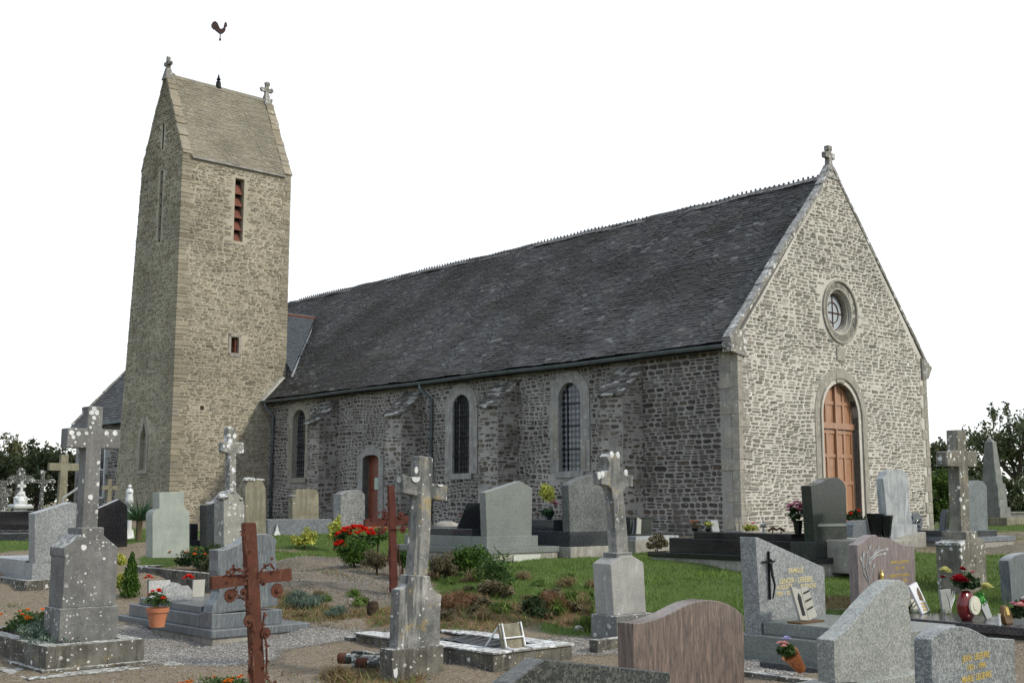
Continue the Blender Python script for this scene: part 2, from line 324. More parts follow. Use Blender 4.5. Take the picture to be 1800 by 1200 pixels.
# ------------------------------------------------------------------ ground
def ground():
    xs = np.concatenate([[-900, -400, -200, -100, -60, -40, -28], np.arange(-20, 22, .2), [28, 40, 60, 100, 200, 400, 900]])
    ys = np.concatenate([[-300, -100, -30, -8, -1], np.arange(3, 30, .16), np.arange(30, 56, .5), [60, 70, 90, 130, 200, 400, 900, 1600]])
    X, Y = np.meshgrid(xs, ys); Z = gz(X, Y); T = gtype(X, Y)
    ny, nx = X.shape; V = np.stack([X, Y, Z], -1).reshape(-1, 3)
    i, j = np.meshgrid(np.arange(nx-1), np.arange(ny-1)); a = (j*nx+i).ravel(); fs = np.stack([a, a+1, a+nx+1, a+nx], 1)
    me = bpy.data.meshes.new('ground'); me.vertices.add(len(V)); me.vertices.foreach_set('co', V.reshape(-1))
    me.loops.add(fs.size); me.loops.foreach_set('vertex_index', fs.reshape(-1).astype(np.int32)); me.polygons.add(len(fs))
    me.polygons.foreach_set('loop_start', np.arange(0, fs.size, 4, dtype=np.int32)); me.polygons.foreach_set('loop_total', np.full(len(fs), 4, dtype=np.int32))
    me.polygons.foreach_set('use_smooth', [True]*len(fs)); me.update(calc_edges=True)
    at = me.color_attributes.new('kind_of_ground', 'FLOAT_COLOR', 'POINT'); c = np.ones((len(V), 4)); c[:, :3] = T.reshape(-1, 3); at.data.foreach_set('color', c.reshape(-1))
    m = M('ground_mix', .95, .1)
    a = m.n('VertexColor', dict(layer_name='kind_of_ground')); s = m.n('SeparateColor', Color=a.outputs[0])
    wob = m.math('MULTIPLY', m.math('SUBTRACT', m.noise(2.6, 7, rough=.72), .5), .9)
    def mask(o, lo=.42, hi=.58): return m.ramp(m.math('ADD', s.outputs[o], wob), [(lo, 0.), (hi, 1.)])
    fine = m.noise(70, 4, rough=.7); mid = m.noise(9, 6, rough=.7)
    vor = m.n('TexVoronoi', Vector=m.tc.outputs['Object'], Scale=52.); vs = m.n('SeparateColor', Color=vor.outputs['Color']).outputs[0]
    sand = m.mix(mid, (.15, .12, .085), (.27, .225, .165)); sand = m.mix(.6, sand, m.mix(1., sand, m.ramp(fine, [(.3, .4), (.7, 1.5)]), 'MULTIPLY'))
    sand = m.mix(m.math('MULTIPLY', m.math('GREATER_THAN', vs, .92), .5), sand, (.36, .33, .28))
    grav = m.ramp(vs, [(0, (.14, .13, .115)), (.25, (.28, .27, .25)), (.7, (.40, .39, .365)), (1, (.52, .51, .48))]); grav = m.mix(m.ramp(vor.outputs['Distance'], [(.25, 0.), (.6, .75)]), grav, (.12, .10, .08)); grav = m.mix(m.ramp(s.outputs[1], [(.45, 1.), (.75, 0.)]), grav, m.mix(1., grav, (.50, .47, .42), 'MULTIPLY'))
    lit = m.mix(mid, (.10, .062, .035), (.24, .17, .095)); lit = m.mix(m.ramp(m.noise(3, 4), [(.5, 0.), (.62, .7)]), lit, (.055, .085, .03))
    grs = m.mix(m.noise(5, 5), (.05, .085, .022), (.10, .145, .038))
    c = m.mix(mask(1, .38, .60), sand, grav); c = m.mix(mask(2), c, lit); c = m.mix(mask(0), c, grs)
    m.set('Base Color', c); m.bump(m.math('ADD', m.math('MULTIPLY', vor.outputs['Distance'], -.5), m.noise(24, 6)), .9, .025)
    tag(link('ground', me, m.m), kind='structure')
ground()

# ------------------------------------------------------------------ church
M_tow = wallstone('tower_stone', [(.20, .178, .13), (.27, .243, .18), (.30, .27, .20), (.245, .225, .17), (.34, .305, .225), (.285, .257, .19), (.24, .225, .185), (.315, .285, .205)], .25, .22, (.5, .5, .44))
M_towm = wallstone('tower_mortar', [(.37, .34, .262), (.43, .395, .305)], .2, .3, (.5, .5, .44))
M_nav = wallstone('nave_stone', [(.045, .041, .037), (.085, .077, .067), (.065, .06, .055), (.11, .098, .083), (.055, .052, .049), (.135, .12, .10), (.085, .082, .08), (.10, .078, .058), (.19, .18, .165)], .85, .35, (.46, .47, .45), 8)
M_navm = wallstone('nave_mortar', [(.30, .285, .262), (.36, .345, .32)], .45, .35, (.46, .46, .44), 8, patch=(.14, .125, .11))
M_gab = wallstone('gable_stone', [(.15, .142, .122), (.225, .21, .178), (.13, .122, .105), (.255, .24, .205), (.19, .18, .155), (.215, .192, .155), (.29, .272, .232), (.175, .167, .148)], .7, .25, (.72, .73, .70), 8)
M_gabm = wallstone('gable_mortar', [(.46, .44, .385), (.54, .52, .465)], 1., .2, (.82, .82, .80), 3)
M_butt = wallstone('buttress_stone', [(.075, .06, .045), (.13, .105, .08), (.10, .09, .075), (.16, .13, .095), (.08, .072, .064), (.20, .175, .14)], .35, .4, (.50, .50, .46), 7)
M_ash = weathered('dressed_stone', (.345, .325, .275), (.22, .208, .178), .35, .3, 9, .12, .5, (.6, .6, .56))
M_ashg = weathered('dressed_grey', (.34, .335, .315), (.21, .205, .19), .3, .3, 9, .0, .6, (.5, .5, .48))
M_cope = weathered('coping_stone', (.27, .26, .235), (.13, .125, .11), .75, .5, 6, .2, .4, (.62, .62, .6))
M_weath = wallstone('weathering_slabs', [(.08, .077, .07), (.14, .132, .12), (.11, .104, .094), (.19, .18, .16), (.48, .49, .47)], 1., .3, (.6, .61, .59), 4)
M_slab = wallstone('tower_slabs', [(.20, .18, .135), (.24, .218, .165), (.215, .195, .15), (.27, .245, .19), (.21, .2, .165)], .35, .22, (.55, .55, .5), 8)
M_glass = None
def slate_mat(name, mossy=True):
    m = M(name, .62, .35)
    c = m.ramp(m.island(), [(0, (.022, .0215, .022)), (.35, (.040, .040, .0405)), (.7, (.054, .0535, .054)), (.95, (.070, .070, .069)), (.99, (.14, .14, .135))])
    c = m.mix(.6, c, m.mix(1., c, m.ramp(m.noise(34, 5, rough=.7), [(.3, .35), (.7, 1.8)]), 'MULTIPLY'))
    if mossy:
        c = m.mix(m.ramp(m.noise(.42, 6, m.co((1, .62, 1)), rough=.68), [(.46, 0.), (.55, .8)]), c, (.016, .015, .0115))
        c = m.mix(m.math('MULTIPLY', m.ramp(m.noise(1.6, 6, rough=.75), [(.54, 0.), (.66, 1.)]), .6), c, (.045, .039, .02))
        c = m.mix(m.ramp(m.noise(11, 5, rough=.7), [(.655, 0.), (.70, .6)]), c, (.20, .20, .185))
    m.set('Base Color', c); m.bump(m.noise(30, 4), .35, .004); return m.m
M_slate = slate_mat('old_slate'); M_slate2 = wallstone('newer_slate', [(.06, .072, .085), (.085, .10, .115), (.075, .088, .10)], 0, .12)
M_slate3 = slate_mat('chancel_slate')
M_zinc = simple('zinc', (.13, .155, .165), .5, .35, .4, .35, 4)
M_lead = simple('lead', (.30, .31, .32), .6, .1, .3, .3, 6)
def painted(name, c, worn, rough=.32):
    m = M(name, rough, .5); g = m.noise(7, 6, m.co((5, 5, .35)), .7)
    k = m.mix(m.ramp(g, [(.42, 0.), (.68, .75)]), c, worn); k = m.mix(m.math('MULTIPLY', m.ramp(m.noise(3, 6, rough=.75), [(.55, 0.), (.7, .5)]), 1.), k, tuple(x*.55 for x in c))
    m.set('Base Color', k); m.bump(m.noise(9, 5, m.co((8, 8, .5))), .3, .004); return m.m
M_door = painted('orange_door', (.30, .15, .08), (.42, .27, .17), .25)
M_door2 = painted('brown_door', (.15, .038, .018), (.22, .075, .045), .4)
M_iron = simple('black_iron', (.012, .012, .013), .6, .3, .3)
M_rustiron = simple('dark_rust', (.075, .03, .02), .8, .1, .3)
M_cock = simple('dark_copper', (.035, .018, .016), .7, .3, .3)
M_tile = simple('red_tile', (.16, .065, .045), .8, 0, .2, .35, 9)
M_dark = simple('shade_black', (.006, .006, .006), .9)  # near-black colour painted in for the shade inside tower openings
M_paper = simple('paper', (.42, .52, .44), .6)
M_ridge = weathered('ridge_tile', (.13, .12, .11), (.06, .055, .05), .5, .3, 9, .0, .3, (.4, .4, .38))
def P3(O, U, V, N_, u, v, d): return (O[0]+U[0]*u+V[0]*v+N_[0]*d, O[1]+U[1]*u+V[1]*v+N_[1]*d, O[2]+U[2]*u+V[2]*v+N_[2]*d)
X_, Y_, Z_ = (1, 0, 0), (0, 1, 0), (0, 0, 1)
mX, mY = (-1, 0, 0), (0, -1, 0)
def masonry(mb, O, U, V, N_, v0, v1, edges, block=None, h=(.07, .15), w=(.14, .42), gap=.022, prot=(.004, .028), wob=.03, rough=.12):
    v = v0; ph = random.uniform(0, 9)
    while v < v1-.03:
        hh = min(random.uniform(*h), v1-v); u, e1 = edges(v+hh/2); u += random.uniform(-.12, 0)
        e0 = edges(v+hh/2)[0]
        while u < e1:
            ww = random.uniform(*w)*(1 if random.random() > .12 else 1.5); ua = max(u+gap/2, e0); ub = min(u+ww-gap/2, e1); u += ww
            if ub-ua < .05: continue
            rows = [(v+gap/2, v+hh-gap/2)]
            if hh > .09 and random.random() < .38: k = v+hh*random.uniform(.4, .6); rows = [(v+gap/2, k-gap*.4), (k+gap*.4, v+hh-gap/2)]
            for a, b in rows:
                if b-a < .02: continue
                if block and (block((ua+ub)/2, (a+b)/2) or block(ua, a) or block(ub, b) or block(ua, b) or block(ub, a)): continue
                uc = (ua+ub)/2; wv = wob*(math.sin(uc*1.1+ph)+.6*math.sin(uc*2.7+v*3))
                jx = (ub-ua)*rough; jy = (b-a)*rough*1.4; r = lambda q: random.uniform(0, q)
                cx = min(.05, (ub-ua)*.25); cy = (b-a)*.3
                pts = [(ua+cx, a+r(jy)), (ub-cx-r(jx), a+r(jy)), (ub-r(jx), a+cy), (ub-r(jx), b-cy), (ub-cx, b-r(jy)), (ua+cx+r(jx), b-r(jy)), (ua+r(jx), b-cy), (ua+r(jx), a+cy)]
                d = random.uniform(*prot); cu = sum(p[0] for p in pts)/8; cv = sum(p[1] for p in pts)/8
                fx, fy = 1-.008/max(ub-ua, .05), 1-.009/max(b-a, .03); t = [(cu+(p[0]-cu)*fx, cv+(p[1]-cv)*fy) for p in pts]
                base = [P3(O, U, V, N_, p[0], p[1]+wv, -.02) for p in pts]; top = [P3(O, U, V, N_, p[0], p[1]+wv, d+random.uniform(-.004, .004)) for p in t]
                mb.add(base+top, [tuple(range(8, 16))]+[(i, (i+1) % 8, (i+1) % 8+8, i+8) for i in range(8)])
        v += hh
def slates(mb, O, U, V, N_, L, edges, row=.13, w=(.18, .27), th=.012, sag=None, ragged=.006, skip=None):
    k = 0; v = 0
    while v < L:
        e0, e1 = edges(v); u = e0-random.uniform(0, .2)
        while u < e1:
            ww = random.uniform(*w); a = max(u, e0); b = min(u+ww-.006, e1); u += ww
            if b-a < .03 or (skip and skip((a+b)/2, v)): continue
            l = row*1.9; jv = random.uniform(-ragged, ragged)*2; t = th*random.uniform(.7, 1.5); t2 = t*random.uniform(.6, 1.4)
            s0 = sag((a+b)/2, v) if sag else 0; lo = th*1.15
            q = [P3(O, U, V, N_, a, v+jv, lo+t+s0), P3(O, U, V, N_, b, v+jv+random.uniform(-.004, .004), lo+t2+s0), P3(O, U, V, N_, b, v+l, t*.3+s0), P3(O, U, V, N_, a, v+l, t*.3+s0)]
            r = [P3(O, U, V, N_, a, v+jv, lo-th*.9+s0), P3(O, U, V, N_, b, v+jv, lo-th*.9+s0), P3(O, U, V, N_, b, v+l, -th+s0), P3(O, U, V, N_, a, v+l, -th+s0)]
            mb.add(q+r, [(0, 1, 2, 3), (4, 5, 1, 0), (5, 6, 2, 1), (7, 4, 0, 3)])
        v += row; k += 1
def arch(u0, u1, v0, vs, n=14, point=1.0):
    "outline of a round-headed opening, from bottom left up and over to bottom right"
    c = (u0+u1)/2; r = (u1-u0)/2
    return [(u0, v0)]+[(c-r*math.cos(PI*i/n), vs+r*point*math.sin(PI*i/n)) for i in range(n+1)]+[(u1, v0)]
def ring(mb, F_, inner, outer, d1, d0, reveal):
    "surround between two outlines, front at d1, back at d0; inner reveal runs to depth reveal"
    O, U, V, N_ = F_; k = len(inner); pi = [P3(O, U, V, N_, *p, d1) for p in inner]; po = [P3(O, U, V, N_, *p, d1) for p in outer]
    bi = [P3(O, U, V, N_, *p, reveal) for p in inner]; bo = [P3(O, U, V, N_, *p, d0) for p in outer]
    mb.add(pi+po+bi+bo, sum([[(i, i+1, k+i+1, k+i), (2*k+i, 2*k+i+1, i+1, i), (k+i, k+i+1, 3*k+i+1, 3*k+i)] for i in range(k-1)], [])+[(0, k, 3*k, 2*k), (k-1, 2*k-1, 4*k-1, 3*k-1)])
def cut(body, cutters):
    for c in cutters:
        md = body.modifiers.new('b', 'BOOLEAN'); md.operation = 'DIFFERENCE'; md.solver = 'EXACT'; md.object = c
    dg = bpy.context.evaluated_depsgraph_get(); me = bpy.data.meshes.new_from_object(body.evaluated_get(dg)); body.modifiers.clear(); body.data = me
    for c in cutters: bpy.data.objects.remove(c)
def cutter(F_, pts, d0, d1, parent):
    O, U, V, N_ = F_; k = len(pts); mb = MB(); mb.add([P3(O, U, V, N_, *p, d0) for p in pts]+[P3(O, U, V, N_, *p, d1) for p in pts], [tuple(range(k)), tuple(range(2*k-1, k-1, -1))]+[(i, i+k, (i+1) % k+k, (i+1) % k) for i in range(k)])
    return mb.build('cutter', M_dark, parent, jitter=1)
def grow(pts, t): # outset an arch outline
    c = sum(p[0] for p in pts)/len(pts); vs = pts[1][1]; out = []
    r = pts[-1][0]-c
    for i, (u, v) in enumerate(pts):
        if i in (0, len(pts)-1): out.append((u+(t if u > c else -t), v))
        else:
            du, dv = u-c, v-vs; l = math.hypot(du, dv) or 1; out.append((u+du/l*t, v+dv/l*t))
    return out
def church():
    ch = thing('church', 'long grey stone village church with tall saddleback tower and dark slate roof', 'church', chw(0, 0))
    EZ, RZ, GW = 5.37, 10.5, 9.2
    W_ = ((0, 0, 0), Y_, Z_, mX); Gb = ((0, 0, 0), X_, Z_, mY)
    # bodies
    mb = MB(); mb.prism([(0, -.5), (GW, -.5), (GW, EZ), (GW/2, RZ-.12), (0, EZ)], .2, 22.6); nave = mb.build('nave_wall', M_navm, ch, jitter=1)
    mb = MB(); mb.prism([(0, -.5), (GW+.02, -.5), (GW+.02, 5.6), (GW/2, 10.74), (0, 5.5)], 0, .24); gable = mb.build('gable_wall', M_gabm, ch, jitter=1)
    w1 = arch(10.06, 10.9, 2.42, 4.45); w2 = arch(5.32, 6.2, 2.4, 4.45); w3 = arch(19.35, 20.25, 2.42, 4.5); sd = arch(14.80, 15.72, .6, 3.0, 10, .32)
    dr = arch(3.68, 5.42, .6, 3.85, 18, 1.03); oc = [(4.68+.60*math.cos(2*PI*i/32), 6.72+.62*math.sin(2*PI*i/32)) for i in range(32)]
    cut(nave, [cutter(W_, w, .3, -.36, ch) for w in (w1, w2, w3, sd)]+[cutter(Gb, dr, .3, -.5, ch), cutter(Gb, oc, .3, -.5, ch)])
    cut(gable, [cutter(Gb, dr, .3, -.36, ch), cutter(Gb, oc, .3, -.36, ch)])
    # masonry, openings left free
    def blk(spec):
        def f(u, v):
            for c, r, b0, vs, in spec:
                if abs(u-c) < r and b0 < v < vs: return True
                if v >= vs and math.hypot(u-c, v-vs) < r: return True
            return False
        return f
    butts = [(3.95, .42, .82), (9.02, .42, 4.9-.82), (13.55, .4, 3), (18.0, .42, 3)]
    mb = MB(); wb = blk([(10.48, .66, 2.25, 4.45), (5.76, .70, 2.2, 4.45), (19.8, .72, 2.2, 4.5), (15.26, .62, 0, 2.75)])
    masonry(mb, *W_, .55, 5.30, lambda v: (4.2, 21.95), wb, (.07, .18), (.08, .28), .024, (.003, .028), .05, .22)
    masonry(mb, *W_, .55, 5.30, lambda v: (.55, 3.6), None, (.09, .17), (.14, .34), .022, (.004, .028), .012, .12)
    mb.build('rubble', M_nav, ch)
    def ge(v):
        if v < 5.5: return (.12, GW-.3)
        return (.06+(v-5.5)*4.6/5.24, GW-.06-(v-5.5)*4.6/5.24)
    mb = MB(); gb = blk([(4.55, 1.12, 0, 3.85)]); 
    masonry(mb, *Gb, .55, 10.4, ge, lambda u, v: gb(u, v) or math.hypot(u-4.68, v-6.72) < .86, (.055, .13), (.10, .42), .016, (.0, .024), .04, .2)
    mb.build('gable_rubble', M_gab, ch)
    # quoins
    mb = MB(); mb2 = MB(); z = .5; k = 0
    while z < 5.3:
        h = random.uniform(.22, .55); h = min(h, 5.45-z); a = .48 if k % 2 else .22; b = .2 if k % 2 else .42
        a *= random.uniform(.85, 1.15); mb.box(-.012-random.random()*.01, b, -.012-random.random()*.01, a, z+.006, z+h-.006); mb2.box(GW-b*.8, GW+.045, -.022, .3, z+.006, z+h-.006); z += h; k += 1
    mb.build('quoin', M_ash, ch, .015); mb2.build('quoin', M_ash, ch, .015)
    # buttresses with sloped weathering
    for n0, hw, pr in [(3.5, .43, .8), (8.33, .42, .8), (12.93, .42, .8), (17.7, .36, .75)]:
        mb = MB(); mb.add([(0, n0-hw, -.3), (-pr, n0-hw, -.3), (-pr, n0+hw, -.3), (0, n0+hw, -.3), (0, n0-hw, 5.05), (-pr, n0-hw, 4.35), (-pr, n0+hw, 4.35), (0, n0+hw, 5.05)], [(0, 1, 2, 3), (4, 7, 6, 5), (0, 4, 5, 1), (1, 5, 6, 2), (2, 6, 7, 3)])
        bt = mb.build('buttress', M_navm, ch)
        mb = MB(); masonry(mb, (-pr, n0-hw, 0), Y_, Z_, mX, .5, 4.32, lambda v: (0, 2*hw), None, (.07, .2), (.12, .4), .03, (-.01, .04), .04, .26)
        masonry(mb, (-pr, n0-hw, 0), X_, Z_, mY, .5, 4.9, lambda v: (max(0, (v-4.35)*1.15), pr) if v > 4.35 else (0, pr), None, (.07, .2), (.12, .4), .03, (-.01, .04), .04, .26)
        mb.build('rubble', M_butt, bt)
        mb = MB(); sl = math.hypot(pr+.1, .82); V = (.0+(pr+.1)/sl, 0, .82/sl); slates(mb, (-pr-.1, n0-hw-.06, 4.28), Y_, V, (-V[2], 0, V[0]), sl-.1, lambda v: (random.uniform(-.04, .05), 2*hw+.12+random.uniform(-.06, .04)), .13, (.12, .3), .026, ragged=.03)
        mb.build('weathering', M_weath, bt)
    # surrounds and windows
    def window(o, thick, mat, depth, name, bars_v, bars_h, dia, proud=.012, barsout=-.1):
        mb = MB(); inner = [(u+(.012 if u < (o[0][0]+o[-1][0])/2 else -.012), v) for u, v in o]; ring(mb, W_, inner, grow(o, thick), proud+.02, -.03, -depth-.02)
        c0, c1 = o[0][0], o[-1][0]
        mb.add([P3(*W_, u, v, d) for u, v, d in [(c0-.12, o[0][1], .06), (c1+.12, o[0][1], .06), (c1+.12, o[0][1]+.03, -depth), (c0-.12, o[0][1]+.03, -depth), (c0-.12, o[0][1]-.16, .06), (c1+.12, o[0][1]-.16, .06)]], [(0, 1, 2, 3), (4, 5, 1, 0)])
        k = len(mb.v); wn = mb.build('window_surround', mat, ch)
        wi = MB(); wi.add([P3(*W_, u, v, -depth) for u, v in o], [tuple(range(len(o)))]); g = wi.build('window', M_gl[dia], ch)
        if bars_v:
            for t in bars_v:
                mb = MB(); u = c0+(c1-c0)*t; r = (c1-c0)/2; top = o[1][1]+math.sqrt(max(0, r*r-(u-(c0+c1)/2)**2)); a = P3(*W_, u, o[0][1], barsout); mb.box(a[0]-.012, a[0]+.012, a[1]-.012, a[1]+.012, o[0][1], top)
                mb.build('vertical_bar', M_iron, g)
        for v in bars_h: mb = MB(); mb.box(-barsout-.016, -barsout+.016, c0, c1, v-.016, v+.016); mb.build('cross_bar', M_iron, g)
    M_gl = {k: glassmat(k) for k in (0, 1, 2)}
    window(w1, .36, M_ashg, .10, 'w', (.08, .25, .37, .5, .63, .76, .92), (2.95, 3.55, 4.2), 1, barsout=-.03)
    window(w2, .34, M_ashg, .12, 'w', (.72,), (3.03, 3.68, 4.3), 2, barsout=-.10)
    window(w3, .26, M_ash, .2, 'w', (), (3.0, 3.6, 4.15), 1, barsout=-.18)
    # yellow jambs of the right window
    mb = MB()
    for a, b in ((2.45, 3.0), (3.0, 3.85)): mb.box(-.045, .02, 6.22, 6.42, a+.3, b+.3)
    mb.build('jamb', M_ash, ch, .006); mb = MB()
    mb.box(-.045, .02, 5.12, 5.29, 2.5, 3.2); mb.build('jamb', M_ash, ch, .006)
    # side door
    mb = MB(); ring(mb, W_, sd, grow(sd, .28), .02, -.03, -.3); mb.build('door_surround', M_ashg, ch)
    mb = MB(); mb.add([P3(*W_, u, v, -.26) for u, v in sd], [tuple(range(len(sd)))]); 
    for a, b, v0, v1 in ((14.9, 15.62, 1.1, 1.9), (14.9, 15.62, 2.02, 2.85)): mb.box(.235, .27, a, b, v0, v1)
    d = mb.build('side_door', M_door2, ch); mb = MB(); mb.box(.222, .232, 15.12, 15.34, 1.98, 2.38); mb.build('notice', M_paper, d)
    # west door
    mb = MB(); ring(mb, Gb, dr, grow(dr, .13), -.02, -.1, -.34); mb.build('door_jamb', M_iron2, ch)
    mb = MB(); ring(mb, Gb, grow(dr, .13), grow(dr, .17), .05, -.05, -.08); ring(mb, Gb, grow(dr, .17), grow(dr, .40), .02, -.05, .0); mb.build('door_surround', M_ash, ch)
    mb = MB(); dp = .19; c = 4.55
    mb.add([P3(*Gb, u, v, -dp-.03) for u, v in dr], [tuple(range(len(dr)))])
    def rail(u0, u1, v0, v1, d=dp): mb.box(u0, u1, d, d+.06, v0, v1)
    rail(3.68, 5.42, 3.52, 3.68, dp-.05); rail(c-.035, c+.035, .6, 4.72, dp-.04)
    for s in (-1, 1):
        for x in (c+s*.42, ): rail(x-.045, x+.045, .6, 4.66 if 1 else 4)
        for x in (c+s*.80,): rail(x-.05, x+.05, .6, 4.05)
        for v in (.62, 1.32, 2.08, 2.80, 3.44, 4.22): rail(min(c+s*.03, c+s*.85), max(c+s*.03, c+s*.85), v-.05, v+.05, dp+.003)
    dd = mb.build('west_door', M_door, ch); mb = MB(); mb.tube([(c+.09, dp-.06, 1.75), (c+.09, dp-.1, 1.75), (c+.2, dp-.1, 1.75)], .012, 6); mb.build('handle', M_iron, dd)
    mb = MB(); mb.box(3.5, 5.6, -.5, .3, -.2, .62); mb.box(3.3, 5.8, -.85, -.5, -.2, .45+.05); mb.build('doorstep', M_ashg, ch, .02)
    mb = MB(); mb.box(4.42, 4.84, -.035, .1, 5.35, 5.72); mb.build('niche_block', M_ash, ch, .02); mb = MB(); mb.box(4.35, 4.75, -.03, .1, 4.75, 5.0); mb.build('niche_block', M_ash, ch, .02)
    # oculus
    def circ(r, k=1.03): return [(4.68+r*math.cos(2*PI*i/48), 6.72+r*k*math.sin(2*PI*i/48)) for i in range(49)]
    mb = MB(); 
    for r0, r1, d1, d0, rv in ((.80, .86, .05, -.04, 0), (.62, .80, .0, -.02, -.10), (.52, .62, -.10, -.12, -.3)): ring(mb, Gb, circ(r0), circ(r1), d1, d0, rv)
    mb.build('round_window_surround', M_ash, ch, smooth=False)
    mb = MB(); mb.add([P3(*Gb, u, v, -.24) for u, v in circ(.6)[:-1]], [tuple(range(48))]); rw = mb.build('round_window', M_gl[0], ch)
    mb = MB(); mb.box(4.1, 5.26, .215, .235, 6.70, 6.73); mb.box(4.67, 4.69, .215, .235, 6.1, 7.34)
    for r in (.27, .46): ring(mb, Gb, circ(r), circ(r+.02), -.215, -.235, -.235)
    mb.build('glazing_bar', M_rustiron, rw)
    # roofs
    sl = math.hypot(4.95, RZ-5.42+.05); V = (4.95/sl, 0, (RZ-5.37)/sl); N_ = (-V[2], 0, V[0]); O = (-.33, 0, 5.43)
    sag = lambda u, v: -.09*math.sin(PI*min(max(v/sl, 0), 1))*(.6+.4*math.sin(u*.5))+.012*math.sin(u*1.9+v*1.3)+.01*math.sin(u*4.3-v*2)
    mb = MB(); slates(mb, O, Y_, V, N_, sl-.05, lambda v: (.18, 21.9 if v < 1.4 else 28.5), .125, (.17, .27), .013, sag); rf = mb.build('nave_roof', M_slate, ch)
    mb = MB(); mb.add([(GW+.33, .2, 5.3), (GW+.33, 28.5, 5.3), (GW/2, 28.5, RZ), (GW/2, .2, RZ), (-.28, .2, 5.33), (-.28, 22.6, 5.33)], [(0, 1, 2, 3), (3, 2, 5, 4)])
    o = mb.build('far_roof_slope', M_slate, ch); o.location.z = -.09
    mb = MB(); n = .22
    while n < 27.5:
        RZ = 10.5+.03*math.sin(n*.8)+.015*math.sin(n*2.9); mb.add([(GW/2-.14, n, RZ-.06), (GW/2, n, RZ+.07), (GW/2+.14, n, RZ-.06), (GW/2-.14, n+.32, RZ-.06), (GW/2, n+.32, RZ+.07), (GW/2+.14, n+.32, RZ-.06)], [(0, 1, 4, 3), (1, 2, 5, 4), (0, 3, 5, 2)])
        for q in (.09, .25):
            z = RZ+.06; c = n+q+random.uniform(-.006, .006); h_ = random.uniform(.8, 1.1); mb.box(GW/2-.016, GW/2+.016, c-.02, c+.02, z-.02, z+.03); mb.blob((GW/2, c, z+.05*h_), (.018, .048, .026), 6, 4); mb.blob((GW/2, c, z+.08*h_), (.014, .016, .016), 6, 4)
        n += .325
    mb.build('ridge_cresting', M_ridge, ch)
    # saddle roof between tower and nave
    A = Vector((.42, 21.25, 6.22)); B = Vector((3.45, 24.2, 9.2)); C = Vector((-1.5, 24.2, 9.2)); D = Vector((-1.5, 21.3, 6.22))
    U = (1, 0, 0); dv = (B-Vector((B.x, A.y, A.z))); ln = dv.length; V = tuple(dv/ln); N2 = (0, -V[2], V[1])
    mb = MB(); slates(mb, (0, A.y, A.z), U, V, N2, ln, lambda v: (.67, .45+(3.45-.42)*v/ln), .13, (.17, .22), .01); sr = mb.build('saddle_roof', M_slate2, ch)
    mb = MB(); mb.tube([(.7, 24.2, 9.22), (3.4, 24.2, 9.22)], .06, 8); mb.build('ridge_tile', M_tile, sr)
    mb = MB(); mb.tube([A+Vector((.05, -.05, .06)), B+Vector((0, -.05, .05))], .05, 6); mb.build('valley_flashing', M_lead, sr)
    # gutter and pipes
    mb = MB(); k = 10; n = 0.12
    zz = lambda n: 5.36+.012*math.sin(n*.9)
    ns = [.1+i*(21.75/24) for i in range(25)]
    for a, b in zip(ns, ns[1:]):
        pr = [(-.36+.085*math.cos(PI+PI*i/k), .085*math.sin(PI+PI*i/k)) for i in range(k+1)]; pr2 = [(-.36+.077*math.cos(2*PI-PI*i/k), .077*math.sin(2*PI-PI*i/k)) for i in range(k+1)]
        pp = pr+pr2; m_ = len(pp); mb.add([(x, a, zz(a)+z) for x, z in pp]+[(x, b, zz(b)+z) for x, z in pp], [(i, (i+1) % m_, (i+1) % m_+m_, i+m_) for i in range(m_)]+([tuple(range(m_))] if a < .2 else []))
        mb.tube([(-.445, a, zz(a)), (-.445, b, zz(b))], .012, 6)
    for i in range(9): c = .6+i*2.55; mb.tube([(-.445, c, zz(c)-.0), (-.36, c, zz(c)-.095), (-.27, c, zz(c))], .014, 6)
    mb.build('gutter', M_zinc, ch, smooth=False)
    mb = MB(); mb.box(-.2, .02, .5, 21.9, 5.30, 5.36); mb.build('eaves_board', M_ash, ch)
    def pipe(n, x, bot, off=0): 
        mb = MB(); mb.tube([(-.36, n, 5.3), (-.36, n, 5.16), (-.30, n-off*.4, 5.05), (x, n-off, 4.82), (x, n-off, bot)], .05, 10)
        for z in (4.6, 3.0, 1.6): mb.tube([(x, n-off, z), (x, n-off, z+.07)], .062, 10)
        mb.build('downpipe', M_zinc, ch, smooth=True)
    pipe(12.15, -.08, 1.0, .25); pipe(21.7, -.10, .8, .15)
    # copings
    def coping(xa, za, xb, zb, n0, n1, th, name='coping', mat=M_cope, step=.8):
        L = math.hypot(xb-xa, zb-za); ux, uz = (xb-xa)/L, (zb-za)/L; nx, nz = -uz*(1 if xb > xa else -1), abs(ux); t = 0; mb = MB()
        while t < L-.02:
            s = min(step*random.uniform(.7, 1.2), L-t); q = random.uniform(-.012, .02); a0 = t+.004; a1 = t+s-.004
            def pt(a, d): return (xa+ux*a+nx*d, za+uz*a+nz*d)
            mb.prism([pt(a0, -.06), pt(a1, -.06), pt(a1, th+q), pt(a0, th+q+.01)], n0+random.uniform(-.015, .01), n1); t += s
        return mb.build(name, mat, ch, .012)
    coping(-.28, 5.50, GW/2-.02, 10.74, -.03, .2, .05); coping(GW+.28, 5.50, GW/2+.02, 10.74, -.03, .2, .03)
    mb = MB(); mb.prism([(-.3, 5.2), (.3, 5.1), (.3, 5.8), (-.1, 5.72), (-.32, 5.5)], -.06, .22); mb.build('kneeler', M_cope, ch, .015); mb = MB(); mb.prism([(GW-.25, 5.15), (GW+.12, 5.2), (GW+.36, 5.55), (GW+.1, 5.72), (GW-.25, 5.8)], -.05, .22); mb.build('kneeler', M_cope, ch, .015)
    mb = MB(); c = GW/2
